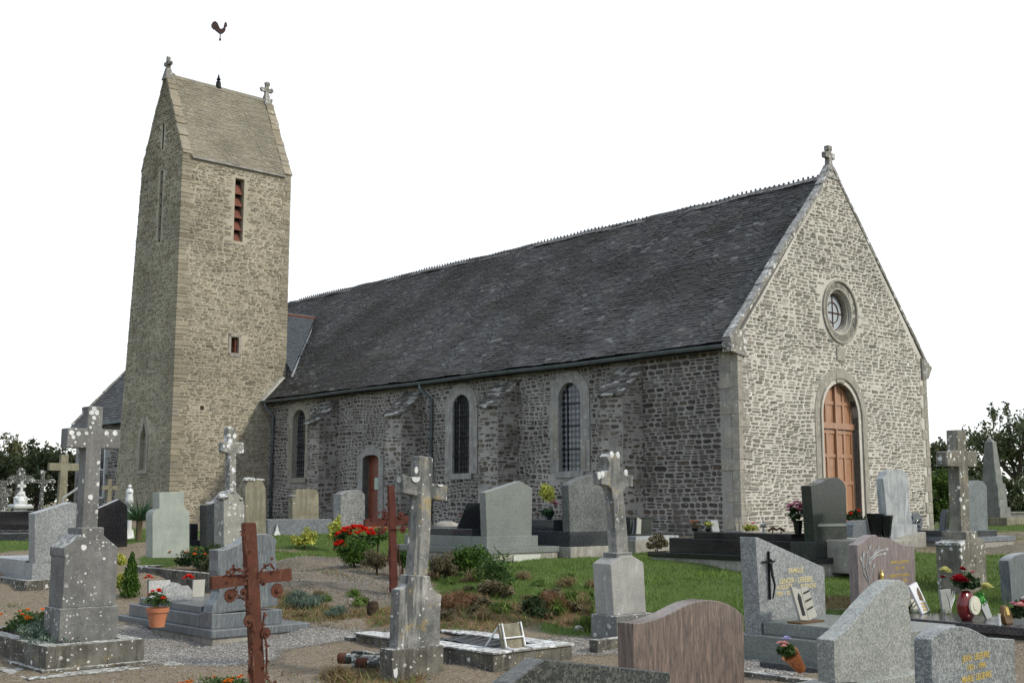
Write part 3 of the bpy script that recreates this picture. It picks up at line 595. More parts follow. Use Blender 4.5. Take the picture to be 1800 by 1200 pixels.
    mb.hexa([(c-.36, -.04, 10.42), (c+.36, -.04, 10.42), (c+.36, .3, 10.42), (c-.36, .3, 10.42)], [(c-.10, .04, 10.86), (c+.10, .04, 10.86), (c+.10, .22, 10.86), (c-.10, .22, 10.86)])
    mb.hexa([(c-.09, .04, 10.85), (c+.09, .04, 10.85), (c+.09, .2, 10.85), (c-.09, .2, 10.85)], [(c-.07, .06, 11.3), (c+.07, .06, 11.3), (c+.07, .18, 11.3), (c-.07, .18, 11.3)])
    mb.box(c-.24, c+.24, .05, .19, 11.04, 11.20); mb.box(c-.10, c+.10, .045, .195, 11.26, 11.40); mb.build('gable_cross', M_cope, ch, .02)
    # ---------------- tower
    GL, GR, TN, TZ, TR = -3.95, .66, 22.0, 14.45, 17.95
    nb = lambda z: 25.48+(14.6-z)*.088
    mb = MB(); k = 6
    mb.hexa([(GL, TN, -.4), (GR, TN, -.4), (GR, nb(-.4), -.4), (GL, nb(-.4), -.4)], [(GL, TN, TZ), (GR, TN, TZ), (GR, nb(TZ), TZ), (GL, nb(TZ), TZ)])
    nm = 23.72; tw = mb.build('tower_wall', M_towm, ch, jitter=1)
    mb = MB(); mb.add([(GL, TN+.02, TZ-.02), (GR, TN+.02, TZ-.02), (GR, nb(TZ)-.02, TZ-.02), (GL, nb(TZ)-.02, TZ-.02), (GL+.02, nm, TR-.10), (GR-.02, nm, TR-.10), (GL+.3, TN, TZ), (GR-.3, TN, TZ)], [(0, 4, 3), (1, 2, 5), (0, 1, 5, 4), (3, 4, 5, 2)]); 
    mb.build('tower_gable', M_towm, ch)
    FT = ((0, TN, 0), X_, Z_, mY); LT = ((GL, 0, 0), Y_, Z_, mX)
    cuts = [cutter(FT, [(-1.76, 11.42), (-1.37, 11.42), (-1.37, 13.88), (-1.76, 13.88)], .3, -.4, ch), cutter(FT, [(-1.72, 7.12), (-1.40, 7.12), (-1.40, 7.72), (-1.72, 7.72)], .3, -.4, ch),
            cutter(LT, [(23.60, 11.3), (23.84, 11.3), (23.84, 14.1), (23.60, 14.1)], .3, -.4, ch),
            cutter(LT, [(24.0, 2.75), (24.56, 2.75), (24.56, 3.9), (24.28, 4.5), (24.0, 3.9)], .3, -.16, ch), cutter(FT, [(-2.88, 4.9), (-2.72, 4.9), (-2.72, 5.06), (-2.88, 5.06)], .3, -.2, ch)]
    cut(tw, cuts)
    def fb(u, v): return (-1.8 < u < -1.33 and 11.38 < v < 13.95) or (-1.8 < u < -1.34 and 7.02 < v < 7.8) or (-2.9 < u < -2.7 and 4.88 < v < 5.08)
    def lb(u, v): return (23.57 < u < 23.87 and 11.25 < v < 14.15) or (23.86 < u < 24.70 and 2.6 < v < 4.1+.75*(1-abs(u-24.28)/.42)) or (23.64 < u < 23.8 and 14.9 < v < 16)
    mb = MB(); TS = dict(h=(.05, .125), w=(.10, .40), gap=.011, prot=(.0, .036), wob=.03, rough=.2)
    masonry(mb, *FT, .5, TZ-.05, lambda v: (GL+.0, GR-.0), fb, **TS)
    masonry(mb, *LT, .5, TZ, lambda v: (TN, nb(v)), lb, **TS)
    sr_ = (TR-TZ)/(nm-TN); sl_ = (TR-TZ)/(nb(TZ)-nm)
    masonry(mb, *LT, TZ, TR-.1, lambda v: (TN+(v-TZ)/sr_+.04, nb(TZ)-(v-TZ)/sl_-.04), lb, **TS)
    masonry(mb, (GR, 0, 0), Y_, Z_, X_, 6, TZ, lambda v: (TN, nb(v)), None, **TS)
    mb.build('tower_rubble', M_tow, ch)
    # tower quoins show as ragged long stones
    mb = MB(); mb2 = MB(); z = .5
    while z < TZ-.1:
        h = random.uniform(.09, .24); mb.box(GL-.028, GL+random.uniform(.2, .6), TN-.028, TN+random.uniform(.15, .4), z+.008, z+h-.008); mb2.box(GR-random.uniform(.15, .5), GR+.025, TN-.025, TN+.3, z+.008, z+h-.008); z += h
    mb.build('tower_quoin', M_tow, ch, .01); mb2.build('tower_quoin', M_tow, ch, .01)
    # louvres
    mb = MB(); 
    mb.box(-1.758, -1.372, TN+.31, TN+.38, 11.425, 13.875); mb.build('opening_shade', M_dark, ch)  # black box painted as the unlit depth behind the louvres
    for i in range(5):
        z = 11.40+i*.47; mb = MB(); x0, x1 = -1.74, -1.39
        if i < 5: mb.add([(x0, TN+.06, z+.02), (x1, TN+.06, z+.02), (x1, TN+.30, z+.44), (x0, TN+.30, z+.44), (x0, TN+.06, z-.01), (x1, TN+.06, z-.01), (x1, TN+.32, z+.42), (x0, TN+.32, z+.42)], [(0, 1, 2, 3), (4, 5, 1, 0), (5, 6, 2, 1), (4, 0, 3, 7)])
        mb.build('louvre', M_tile, ch)
    mb = MB(); mb.box(-1.5, -1.38, TN+.1, TN+.3, 7.12, 7.7); mb.build('small_shutter', M_tile, ch)
    mb = MB(); mb.box(GL+.10, GL+.36, 23.602, 23.838, 11.305, 14.095); mb.build('opening_shade', M_dark, ch)  # black box fills the side opening, its inner shade put into the colour
    for i in range(6): mb = MB(); z = 11.4+i*.45; mb.box(GL+.03, GL+.2, 23.61, 23.83, z, z+.05); mb.build('slate_louvre', M_slate2, ch)
    mb = MB(); mb.box(GL-.012, GL+.02, 23.69, 23.76, 14.95, 15.95); mb.build('slit_shade', M_dark, ch)  # no hole is cut; a black strip paints the slit's shaded depth
    # blind lancet surround
    inn = [(24.0, 2.75), (24.0, 3.9), (24.28, 4.5), (24.56, 3.9), (24.56, 2.75)]; out = [(23.88, 2.7), (23.88, 4.0), (24.28, 4.78), (24.68, 4.0), (24.68, 2.7)]
    mb = MB(); ring(mb, LT, inn, out, .03, -.02, -.15); mb.box(GL-.06, GL+.1, 23.82, 24.74, 2.6, 2.72); mb.box(GL+.15, GL+.17, 24, 24.56, 2.7, 4.5); mb.build('blind_lancet', M_ash, ch)
    mb = MB()
    for u0, u1, v0, v1 in ((-1.83, -1.72, 7.0, 7.85), (-1.40, -1.3, 7.0, 7.85), (-1.83, -1.3, 7.73, 7.86), (-1.83, -1.3, 6.98, 7.11)): mb.box(u0, u1, TN-.03, TN+.1, v0, v1)
    mb.build('small_window_frame', M_ash, ch, .008)
    # tower roof of stone slabs
    s1 = math.hypot(nm-TN, TR-TZ); V = (0, (nm-TN)/s1, (TR-TZ)/s1); N_ = (0, -V[2], V[1])
    mb = MB(); slates(mb, (0, TN-.06, TZ-.1), X_, V, N_, s1+.06, lambda v: (GL+.3, GR-.26), .085, (.14, .34), .012, ragged=.012, sag=lambda u, v: .012*math.sin(u*3+v)); mb.build('tower_roof', M_slab, ch)
    s2 = math.hypot(nb(TZ)-nm, TR-TZ); V2 = (0, -(nb(TZ)-nm)/s2, (TR-TZ)/s2); mb = MB(); slates(mb, (0, nb(TZ)+.06, TZ-.1), X_, V2, (0, V2[2], -V2[1]), s2-.12, lambda v: (GL+.3, GR-.26), .11, (.25, .5), .018); mb.build('tower_roof', M_slab, ch)
    mb = MB(); mb.box(GL+.35, GR-.25, TN-.11, TN+.02, TZ-.16, TZ-.10); mb.build('roof_edge_course', M_ashg, ch)
    mb = MB(); x = GL+.25
    while x < GR-.3: w = random.uniform(.35, .5); mb.add([(x, nm-.10, TR-.12), (x, nm, TR+.06), (x, nm+.10, TR-.12), (x+w, nm-.10, TR-.12), (x+w, nm, TR+.06), (x+w, nm+.10, TR-.12)], [(0, 1, 4, 3), (1, 2, 5, 4), (0, 2, 1), (3, 4, 5)]); x += w+.004
    mb.build('tower_ridge', M_slab, ch)
    for x0 in (GL-.03, GR-.32):
        mb = MB()
        for (n0, n1, sgn, sL, VV) in ((TN, nm, -1, s1, V), (nb(TZ), nm, 1, s2, V2)):
            t = -.05
            while t < sL+.05:
                h = random.uniform(.1, .3); q = random.uniform(.03, .075); Nn = (0, sgn*VV[2], abs(VV[1])); a0 = (0, n0, TZ)
                pt = lambda a, d: (n0+VV[1]*a+Nn[1]*d, TZ+VV[2]*a+Nn[2]*d)
                A_, B_, C_, D_ = pt(t+.004, -.05), pt(min(t+h, sL+.1), -.05), pt(min(t+h, sL+.1), q), pt(t+.004, q+.01)
                xa, xb = x0+random.uniform(-.01, .01), x0+.36+random.uniform(-.02, .02)
                mb.hexa([(xa, *A_), (xb, *A_), (xb, *B_), (xa, *B_)], [(xa, *D_), (xb, *D_), (xb, *C_), (xa, *C_)]); t += h
        mb.build('tower_coping', M_copet, ch)
    def finial(x, kind):
        mb = MB(); z = TR-.12
        mb.hexa([(x-.17, nm-.2, z-.1), (x+.17, nm-.2, z-.1), (x+.17, nm+.2, z-.1), (x-.17, nm+.2, z-.1)], [(x-.09, nm-.08, z+.35), (x+.09, nm-.08, z+.35), (x+.09, nm+.08, z+.35), (x-.09, nm+.08, z+.35)])
        mb.hexa([(x-.08, nm-.07, z+.33), (x+.08, nm-.07, z+.33), (x+.08, nm+.07, z+.33), (x-.08, nm+.07, z+.33)], [(x-.06, nm-.06, z+.78), (x+.06, nm-.06, z+.78), (x+.06, nm+.06, z+.78), (x-.06, nm+.06, z+.78)])
        if kind: mb.box(x-.09, x+.09, nm-.2, nm+.2, z+.50, z+.62); mb.blob((x, nm-.2, z+.56), .075, 8, 5); mb.blob((x, nm+.2, z+.56), .075, 8, 5); mb.blob((x, nm, z+.8), .09, 8, 5)
        else: mb.box(x-.24, x+.24, nm-.07, nm+.07, z+.48, z+.62); mb.blob((x-.22, nm, z+.56), .1, 8, 5, .2); mb.blob((x+.22, nm, z+.58), .1, 8, 5, .2); mb.blob((x+.02, nm, z+.82), (.14, .1, .11), 8, 5, .2)
        mb.build('roof_finial', M_cope, ch)
    finial(GL+.08, 1); finial(GR-.2, 0)
    # weathercock
    mb = MB(); x = -1.72; mb.lathe([(.12, -.06), (.09, .2), (.05, .24), (.09, .30), (.05, .36), (.02, .5)], (x, nm, TR+.05), 10); mb.tube([(x, nm, TR+.3), (x, nm, 20.05)], [.006, .0022], 6)
    rod = mb.build('weathercock_rod', M_iron, ch)
    rk = [(-.02, 0), (.10, .03), (.20, .12), (.27, .25), (.27, .42), (.33, .44), (.36, .50), (.33, .56), (.36, .60), (.30, .62), (.32, .68), (.25, .66), (.22, .60), (.20, .50), (.17, .38), (.08, .28), (-.04, .26), (-.10, .36), (-.18, .50), (-.30, .56), (-.42, .50), (-.47, .38), (-.53, .30), (-.47, .27), (-.50, .18), (-.42, .20), (-.40, .10), (-.33, .15), (-.26, .10), (-.16, .06)]
    mb = MB(); f = [(x+a*.8, 20.2+b*.85) for a, b in rk]; mb.prism(f, nm-.025, nm+.025); mb.box(x-.015, x+.015, nm-.015, nm+.015, 19.9, 20.22); mb.blob((x, nm, 19.98), .05, 8, 5)
    mb.build('weathercock', M_cock, ch)
    # ---------------- chancel beyond the tower
    CE = 38.9; G0 = -.65; WC = ((G0, 0, 0), Y_, Z_, mX)
    mb = MB(); mb.prism([(G0, -.4), (8.6, -.4), (8.6, 5.3), (5.2, 9.2), (3.1, 9.2), (G0, 5.15)], 29, CE); mb.build('chancel_wall', M_navm, ch)
    mb = MB(); masonry(mb, *WC, .6, 5.1, lambda v: (29, CE-.3), lambda u, v: 35.4 < u < 36.3 and 1.8 < v < 4.3, (.1, .2), (.2, .5), .035, (0, .02)); mb.build('chancel_rubble', M_nav, ch)
    s3 = math.hypot(5.2, 5.75); V3 = (5.2/s3, 0, 5.75/s3); mb = MB(); slates(mb, (G0-.25, 0, 5.2), Y_, V3, (-V3[2], 0, V3[0]), s3*.78, lambda v: (28.7, CE-.05), .2, (.25, .4), .014); mb.build('chancel_roof', M_slate3, ch)
    mb = MB(); mb.add([(3.15, 28.7, 9.6), (3.15, CE, 9.6), (5.2, CE, 9.5), (5.2, 28.7, 9.5), (8.9, CE, 5.2), (8.9, 28.7, 5.2)], [(0, 1, 2, 3), (3, 2, 4, 5)]); mb.build('chancel_roof', M_slate3, ch)
    coping(G0-.25, 5.25, 3.15, 9.70, CE-.06, CE+.12, .05, step=.5); mb = MB(); mb.box(G0-.38, G0-.25, 29, CE-.1, 5.08, 5.2); mb.build('gutter', M_zinc, ch)
    mb = MB(); mb.box(G0-.04, G0+.05, 35.4, 36.3, 1.8, 4.3); cw = mb.build('chancel_window', M_gl[1], ch)
    for a, b, c_, d_ in ((35.3, 35.4, 1.7, 4.4), (36.3, 36.4, 1.7, 4.4), (35.4, 36.3, 4.3, 4.4), (35.4, 36.3, 1.7, 1.8), (35.4, 36.3, 3.0, 3.06), (35.83, 35.88, 1.8, 4.3)): mb = MB(); mb.box(G0-.08, G0+.02, a, b, c_, d_); mb.build('window_frame', M_white, cw)
    mb = MB(); mb.box(.3, 5, CE, CE+2.8, -.4, 3.4); mb.box(.2, 5.1, CE+.02, CE+2.9, 3.4, 3.55); mb.build('annexe_wall', M_nav, ch, .02)
    # the cream edge where the roof meets the tower
    mb = MB(); mb.hexa([(-.45, 21.75, 5.35), (-.15, 21.75, 5.35), (-.15, 22.05, 5.35), (-.45, 22.05, 5.35)], [(.42, 21.75, 6.35), (.66, 21.75, 6.25), (.66, 22.05, 6.25), (.42, 22.05, 6.35)]); mb.build('fillet', M_gabm, ch)
    return ch
def glassmat(kind):
    m = M('leaded_glass_%d' % kind, .12, .5)
    sx = m.n('SeparateXYZ', Vector=m.tc.outputs['Object']); u, v = sx.outputs[1], sx.outputs[2]
    if kind == 0:
        c = m.mix(m.noise(3, 3), (.30, .33, .36), (.42, .45, .47)); m.set('Base Color', c); m.set('Roughness', .35); return m.m
    a = m.math('DIVIDE', u, .155); b = m.math('DIVIDE', v, .16)
    p = m.math('ADD', a, b); q = m.math('SUBTRACT', a, b)
    fp = m.math('FLOOR', p); fq = m.math('FLOOR', q); ck = m.math('ABSOLUTE', m.math('MODULO', m.math('ADD', fp, fq), 2.))
    rnd = m.n('TexWhiteNoise', dict(noise_dimensions='2D'), Vector=m.n('CombineXYZ', X=fp, Y=fq).outputs[0]).outputs[0]
    lead = m.math('MAXIMUM', m.math('GREATER_THAN', m.math('ABSOLUTE', m.math('SUBTRACT', m.math('FRACT', p), .5)), .44), m.math('GREATER_THAN', m.math('ABSOLUTE', m.math('SUBTRACT', m.math('FRACT', q), .5)), .44))
    lite = m.mix(rnd, (.09, .10, .12), (.17, .19, .21)) if kind == 2 else m.mix(rnd, (.035, .04, .048), (.075, .08, .09))
    c = m.mix(ck, (.012, .013, .016), lite); c = m.mix(lead, c, (.03, .03, .03) if kind == 2 else (.05, .05, .05))
    m.set('Base Color', c); m.bump(m.noise(9, 2), .3, .01); return m.m
M_iron2 = simple('dark_jamb', (.075, .068, .06), .8, 0, .2, .3, 8)
M_copet = wallstone('tower_coping_stone', [(.24, .21, .15), (.30, .265, .20), (.26, .24, .19)], .9, .2, (.7, .7, .66), 4)
M_white = simple('white_paint', (.7, .72, .72), .5)
CH = church()

# ------------------------------------------------------------------ graves: materials
G_grey = granite('grey_granite', (.10, .115, .125), (.22, .235, .235), (.40, .41, .40), 120, .35)
G_green = granite('green_grey_granite', (.10, .115, .105), (.165, .18, .165), (.24, .26, .24), 160, .3, cloud=.12)
G_pale = weathered('pale_green_stone', (.33, .36, .315), (.24, .27, .235), .0, .2, 8, 0, .25, rough=.6)
G_dark = granite('dark_granite', (.015, .018, .022), (.035, .04, .045), (.07, .075, .08), 150, .12, .6)
G_black = granite('black_granite', (.008, .008, .01), (.016, .016, .018), (.03, .03, .033), 120, .1, .6)
G_speck = granite('speckled_granite', (.07, .08, .085), (.20, .21, .205), (.46, .47, .46), 75, .35)
G_bold = granite('bold_speckled_granite', (.13, .145, .14), (.24, .255, .235), (.42, .43, .395), 150, .32, cloud=.1)
G_blue = granite('blue_granite', (.045, .055, .075), (.12, .135, .15), (.28, .29, .29), 130, .3)
G_deep = granite('deep_green_granite', (.010, .014, .013), (.024, .031, .028), (.045, .053, .047), 130, .15, .6, .12)
def veined(name, a, b, c, sc=(9, 9, 1.0), rough=.3, rot=(0, .12, 0)):
    m = M(name, rough, .5); v = m.co(sc, rot)
    n1 = m.noise(4, 8, v, .75); n2 = m.noise(11, 6, v, .7)
    k = m.ramp(n1, [(.34, a), (.5, b), (.66, c)]); k = m.mix(m.ramp(n2, [(.5, 0.), (.62, .75)]), k, a); k = m.mix(m.ramp(m.noise(90, 3), [(.55, 0.), (.7, .4)]), k, c)
    m.set('Base Color', k); MATS[name] = m.m; return m.m
G_pink = veined('pink_veined_granite', (.05, .045, .043), (.15, .118, .10), (.26, .19, .155))
G_brown = veined('brown_granite', (.11, .09, .09), (.20, .165, .16), (.26, .215, .205), (5, 5, .8), .3)
G_bluev = veined('grey_veined_granite', (.06, .07, .08), (.125, .14, .15), (.20, .215, .22), (8, 8, 1.2), .32, (0, .35, 0))
L_grey = weathered('lichen_concrete', (.19, .19, .18), (.11, .11, .105), .45, .36, 13, 0, .35)
L_dark = weathered('dark_lichen_concrete', (.155, .15, .13), (.045, .042, .033), .55, .36, 11, .15, .6)
L_cross = weathered('streaked_concrete', (.29, .285, .26), (.085, .09, .088), .25, .34, 11, .45, 1.)
L_white = weathered('white_lichen_stone', (.28, .275, .25), (.14, .14, .125), .95, .55, 9, .1, .5, (.72, .74, .74))
L_olive = weathered('olive_old_stone', (.25, .235, .17), (.14, .13, .095), .1, .3, 9, .15, .7)
L_pale = weathered('pale_lichen_stone', (.34, .335, .30), (.2, .2, .18), .4, .4, 8, .1, .3)
L_marb = weathered('weathered_marble', (.38, .40, .40), (.22, .24, .25), .0, .3, 9, .0, .8, rough=.6)
L_wmarb = weathered('white_marble', (.68, .69, .68), (.42, .43, .42), .0, .3, 9, .0, .4, rough=.5)
L_conc = weathered('cement_footing', (.34, .33, .29), (.20, .19, .165), .1, .3, 9, .1, .5)
L_iron = weathered('mossy_iron', (.09, .095, .085), (.03, .03, .028), .8, .5, 14, 0, .2, (.5, .52, .5))
def rusty(name, a, b, c):
    m = M(name, .88, .2); k = m.mix(m.ramp(m.noise(7, 7, rough=.75), [(.35, 0.), (.65, 1.)]), a, b); k = m.mix(m.ramp(m.noise(16, 6, m.co((1, 1, .4)), .75), [(.55, 0.), (.66, .85)]), k, c)
    m.set('Base Color', k); m.bump(m.noise(45, 6, rough=.75), .8, .006); return m.m
M_rust = rusty('rusted_iron', (.115, .042, .024), (.06, .026, .019), (.15, .08, .05))
M_rust2 = simple('brown_red_iron', (.085, .026, .018), .8, .1, .25, .4, 8, .3)
M_gold = simple('gold_lettering', (.62, .45, .12), .35, .4, .5, .1)
M_goldpale = simple('pale_gold_lettering', (.66, .56, .30), .4, .2, .5, .1)
M_bronze = simple('bronze', (.15, .09, .04), .4, .7, .5, .3, 20)
M_terra = simple('terracotta', (.48, .19, .10), .85, 0, .2, .18, 6)
M_plastic = simple('black_plastic', (.008, .009, .01), .25, 0, .5)
M_cream = simple('cream_ceramic', (.60, .59, .48), .3, 0, .5, .08)
M_redglaze = simple('red_glaze', (.14, .012, .014), .15, 0, .6, .15)
M_greypl = simple('grey_plaque', (.28, .29, .28), .3, 0, .5, .15)
M_whitepl = simple('white_plaque', (.30, .295, .255), .7, 0, .5, .08)
M_soil = simple('soil', (.055, .04, .028), .95, 0, .1, .5, 20, .6)
M_pebble = wallstone('pebbles', [(.12, .11, .095), (.25, .24, .22), (.38, .37, .35), (.50, .49, .46)], 0, .1)
M_midpeb = wallstone('brownish_pebbles', [(.07, .06, .05), (.16, .145, .12), (.25, .23, .20), (.40, .385, .35)], 0, .1)
M_darkpeb = wallstone('dark_pebbles', [(.05, .05, .05), (.12, .12, .12), (.24, .24, .235)], 0, .1)
M_orange = leafmat('orange_petal', (.75, .12, .02), (.80, .22, .03), (.85, .35, .04))
M_redp = leafmat('red_petal', (.62, .015, .01), (.80, .035, .015), (.85, .07, .03))
M_dredp = leafmat('dark_red_petal', (.16, .006, .01), (.34, .01, .02), (.45, .02, .03))
M_yelp = leafmat('yellow_petal', (.68, .66, .30), (.78, .76, .42), (.72, .68, .22))
M_pinkp = leafmat('pink_petal', (.62, .12, .28), (.75, .25, .42), (.8, .5, .6))
M_salm = leafmat('salmon_petal', (.72, .26, .22), (.80, .42, .38), (.82, .6, .55))
M_whp = leafmat('white_petal', (.7, .7, .66), (.8, .8, .78))
M_leaf = leafmat('leaf_green', (.025, .06, .012), (.05, .11, .022), (.09, .15, .035))
M_leafd = leafmat('leaf_dark', (.012, .032, .010), (.028, .055, .016), (.05, .085, .025))
M_leafc = leafmat('leaf_conifer', (.022, .06, .008), (.055, .12, .014), (.11, .18, .022))
M_leafy = leafmat('leaf_yellow', (.20, .24, .03), (.42, .44, .07), (.60, .60, .16))
M_leafb = leafmat('leaf_blue', (.06, .10, .075), (.13, .185, .14), (.19, .23, .17))
M_dry = leafmat('dry_grass', (.13, .09, .04), (.24, .18, .09), (.36, .29, .16))
M_ginger = leafmat('dead_fern', (.13, .065, .032), (.22, .12, .06), (.30, .19, .10))
M_brush = leafmat('brown_brush', (.07, .06, .03), (.13, .11, .055), (.19, .16, .09))
M_grass = leafmat('grass_blade', (.065, .125, .02), (.125, .20, .036), (.21, .26, .07))
M_yucca = leafmat('yucca_leaf', (.02, .06, .03), (.05, .11, .05), (.10, .16, .07))

G_speck2 = granite('mottled_dark_granite', (.06, .068, .065), (.12, .13, .125), (.24, .25, .24), 110, .5, .3, .5)
G_darksp = granite('dark_speckled_granite', (.018, .02, .02), (.045, .05, .045), (.13, .135, .12), 110, .25)
G_bold2 = granite('blue_speckled_granite', (.07, .08, .09), (.15, .165, .165), (.34, .35, .33), 140, .3, cloud=.1)
G_bluegreen = granite('blue_green_granite', (.07, .09, .095), (.13, .155, .155), (.22, .24, .235), 90, .5)
G_brownd = granite('dark_brown_granite', (.03, .028, .032), (.065, .06, .065), (.12, .11, .115), 110, .15, .6)
L_pale2 = weathered('smooth_pale_concrete', (.36, .355, .33), (.25, .25, .235), .08, .3, 9, .0, .4)
L_acr = weathered('brown_lichen_stone', (.22, .205, .17), (.09, .085, .075), .5, .4, 10, .15, .6)
L_grey2 = weathered('grey_green_stone', (.22, .23, .21), (.13, .14, .13), .05, .3, 9, .1, .5)
M_whitewash = simple('whitewash', (.52, .54, .48), .8, 0, .2, .2, 6)
M_copper = simple('copper_foil', (.45, .17, .07), .25, .7, .5, .3, 14)
M_whitepl2 = simple('bright_plaque', (.60, .61, .62), .3, 0, .5, .06)
M_lilac = leafmat('lilac_petal', (.3, .28, .6), (.5, .48, .72))
M_greenfoil = simple('green_foil', (.10, .42, .08), .3, .1, .5, .3, 20)

# ------------------------------------------------------------------ graves: builders
def prism(name, par, S, pts, n, th, mat, bevel=.006, add=None):
    mb = MB(); mb.prism([S.uz(x, y, n) for x, y in pts], n, n+th)
    if add: add(mb)
    return mb.build(name, mat, par, bevel)
def pbox(name, par, u0, u1, n0, n1, z0, z1, mat, bevel=.006):
    mb = MB(); mb.box(u0, u1, n0, n1, z0, z1); return mb.build(name, mat, par, bevel)
def kerb(name, par, u0, u1, n0, n1, z0, z1, w, mat, bevel=.008):
    mb = MB(); mb.box(u0, u1, n0, n0+w, z0, z1); mb.box(u0, u1, n1-w, n1, z0, z1); mb.box(u0, u0+w, n0+w+.001, n1-w-.001, z0, z1-.002); mb.box(u1-w, u1, n0+w+.001, n1-w-.001, z0, z1-.002); return mb.build(name, mat, par, bevel)
def pebbles(name, par, u0, u1, n0, n1, z, k, mat, r=.016):
    mb = MB()
    for _ in range(k): mb.blob((random.uniform(u0, u1), random.uniform(n0, n1), z+random.uniform(0, r*.6)), (r*random.uniform(.6, 1.4), r*random.uniform(.6, 1.3), r*random.uniform(.5, .9)), 5, 3)
    return tag(mb.build(name, mat, par), kind='stuff')
def widths(S, *px, y=None, n=0): return [S.uz(x, y, n)[0] for x in px]
def top(o): return o

# ------------------------------------------------------------------ graves, left side
def g_crossA():
    S = SI['crossA']; t = thing('cross_monument', 'tall thick grey cross dotted with white lichen on a stepped pedestal', 'cross monument', S.P)
    kz = S.uz(79, 1136)[1]; u1 = S.uz(253, 1160)[0]
    kerb('kerb', t, 0, u1, 0, 2.1, -.15, kz, .16, L_dark, .015)
    mb = MB(); mb.box(-.25, u1+.28, -.30, 2.3, -.25, .02); mb.box(-.05, u1+.05, -.06, 2.15, .02, .05); mb.build('step', L_dark, t, .012)
    D = Site(103, 1127, S.P.z+kz); off = D.P-S.P; du, dn = off.dot(GV), off.dot(NV)
    e = lambda pts, n=0: [(D.uz(x, y, n)[0]+du, D.uz(x, y, n)[1]+kz) for x, y in pts]
    th = D.nz(75, 1120)[0]
    def pr(name, pts, n, t_, bev=.01, mat=L_grey):
        mb = MB(); mb.prism(e(pts, n), dn+n, dn+n+t_); return mb.build(name, mat, t, bev)
    lb = e([(103, 1127), (207, 1110), (207, 1061), (103, 1070)]); w = lb[1][0]; z1 = max(lb[2][1], lb[3][1])
    mb = MB(); mb.box(du, w, dn, dn+th, kz-.05, lb[3][1]); mb.build('lower_block', L_grey, t, .01)
    m_ = .02; zt = lb[3][1]; q = e([(106, 965), (144, 940), (146, 930), (181, 930), (181, 941), (204, 956)], m_)
    ce = (du+w)/2; hw = (w-du)/2-.025; zs = e([(106, 965)], m_)[0][1]; zn = e([(150, 941)], m_)[0][1]; zk = e([(150, 927)], m_)[0][1]; hn = (e([(181, 930)], m_)[0][0]-e([(145, 930)], m_)[0][0])/2+.01
    mb = MB(); mb.prism([(ce-hw, zt), (ce+hw, zt), (ce+hw, zs), (ce+hn, zn), (ce+hn, zk), (ce-hn, zk), (ce-hn, zn), (ce-hw, zs)], dn+m_, dn+th-.03)
    mb.prism([(ce-hw-.012, zs-.07), (ce-hw+.03, zs-.09), (ce-hw+.03, zs-.02), (ce-hn, zn-.04), (ce-hn, zn+.015), (ce-hw-.012, zs+.012)], dn+m_+.004, dn+th-.02); mb.build('pedestal', L_grey, t, .012)
    n = .10; X = e([(141, 924), (168, 924)], n); sh = (X[1][0]-X[0][0])/2; ztop = e([(152, 713)], n)[0][1]; a = e([(114, 753), (208, 753), (114, 787), (208, 787)], n); arm = (a[1][0]-a[0][0])/2
    za0, za1 = (a[2][1]+a[3][1])/2, (a[0][1]+a[1][1])/2; tk = .17; ce2 = ce
    mb = MB(); mb.prism([(ce2-sh*1.02, zk-.02), (ce2+sh*1.02, zk-.02), (ce2+sh, za0), (ce2+arm, za0), (ce2+arm, za1), (ce2+sh, za1), (ce2+sh, ztop), (ce2-sh, ztop), (ce2-sh, za1), (ce2-arm, za1), (ce2-arm, za0), (ce2-sh, za0)], dn+n, dn+n+tk); mb.build('cross', L_grey, t, .012)
    for px, py, rr in ((126, 760, .026), (129, 768, .02), (138, 762, .024), (152, 761, .02), (187, 761, .024), (202, 761, .028), (165, 718, .025), (161, 725, .026), (170, 725, .026), (165, 734, .022), (163, 743, .014), (159, 751, .016)):
        u, z = e([(px, py)], n)[0]; mb = MB(); k = 14; mb.prism([(u+rr*random.uniform(.85, 1.1)*math.cos(2*PI*i/k), z+rr*random.uniform(.85, 1.1)*math.sin(2*PI*i/k)) for i in range(k)], dn+n-.004, dn+n+.003); mb.build('lichen_rosette', L_wmarb, t)
    return S, t, u1, kz
SA, tA, uA, kA = g_crossA()
def simple_stone(key, label, pts, side, mat, bevel=.006, cat='headstone', n=0, name='headstone', group=None):
    S = SI[key]; t = thing(name, label, cat, S.P, group); th = max(.06, S.nz(side, pts[0][1], S.uz(*pts[0])[0])[0]-n)
    prism('stele', t, S, pts, n, th, mat, bevel); return S, t, th
# B grey granite stone behind the tall cross
S, t, th = simple_stone('greyB', 'light grey granite headstone with slanting top left of the tall cross', [(61, 990), (61, 902), (125, 882), (143, 887), (143, 984)], 46, G_grey, n=.1)
z1 = S.uz(61, 990, .1)[1]; z0 = S.uz(61, 1018, .1)[1]; u1 = S.uz(145, 1000)[0]; u0 = S.uz(61, 1000)[0]
pbox('plinth', t, u0-.005, u1+.1, .09, .4, z0, z1, G_grey); pbox('slab', t, u0-.005, u1+.1, .405, 2.3, z0, z1+.04, G_grey); pbox('footing', t, u0-.15, u1+.2, -.05, 2.4, -.2, z0, L_dark, .02)
p = thing('leaning_plaque', 'dark grey shield plaque leaning on the slab at the left edge', 'plaque', S.P+GV*.35+NV*.75+Vector((0, 0, z1+.04))); mb = MB(); mb.prism([(-.05, 0), (.42, 0), (.42, .22), (.3, .3), (-.05, .34)], 0, .04); mb.build('panel', G_deep, p, .008); pbox('foot', p, .05, .3, .04, .12, 0, .05, G_dark)
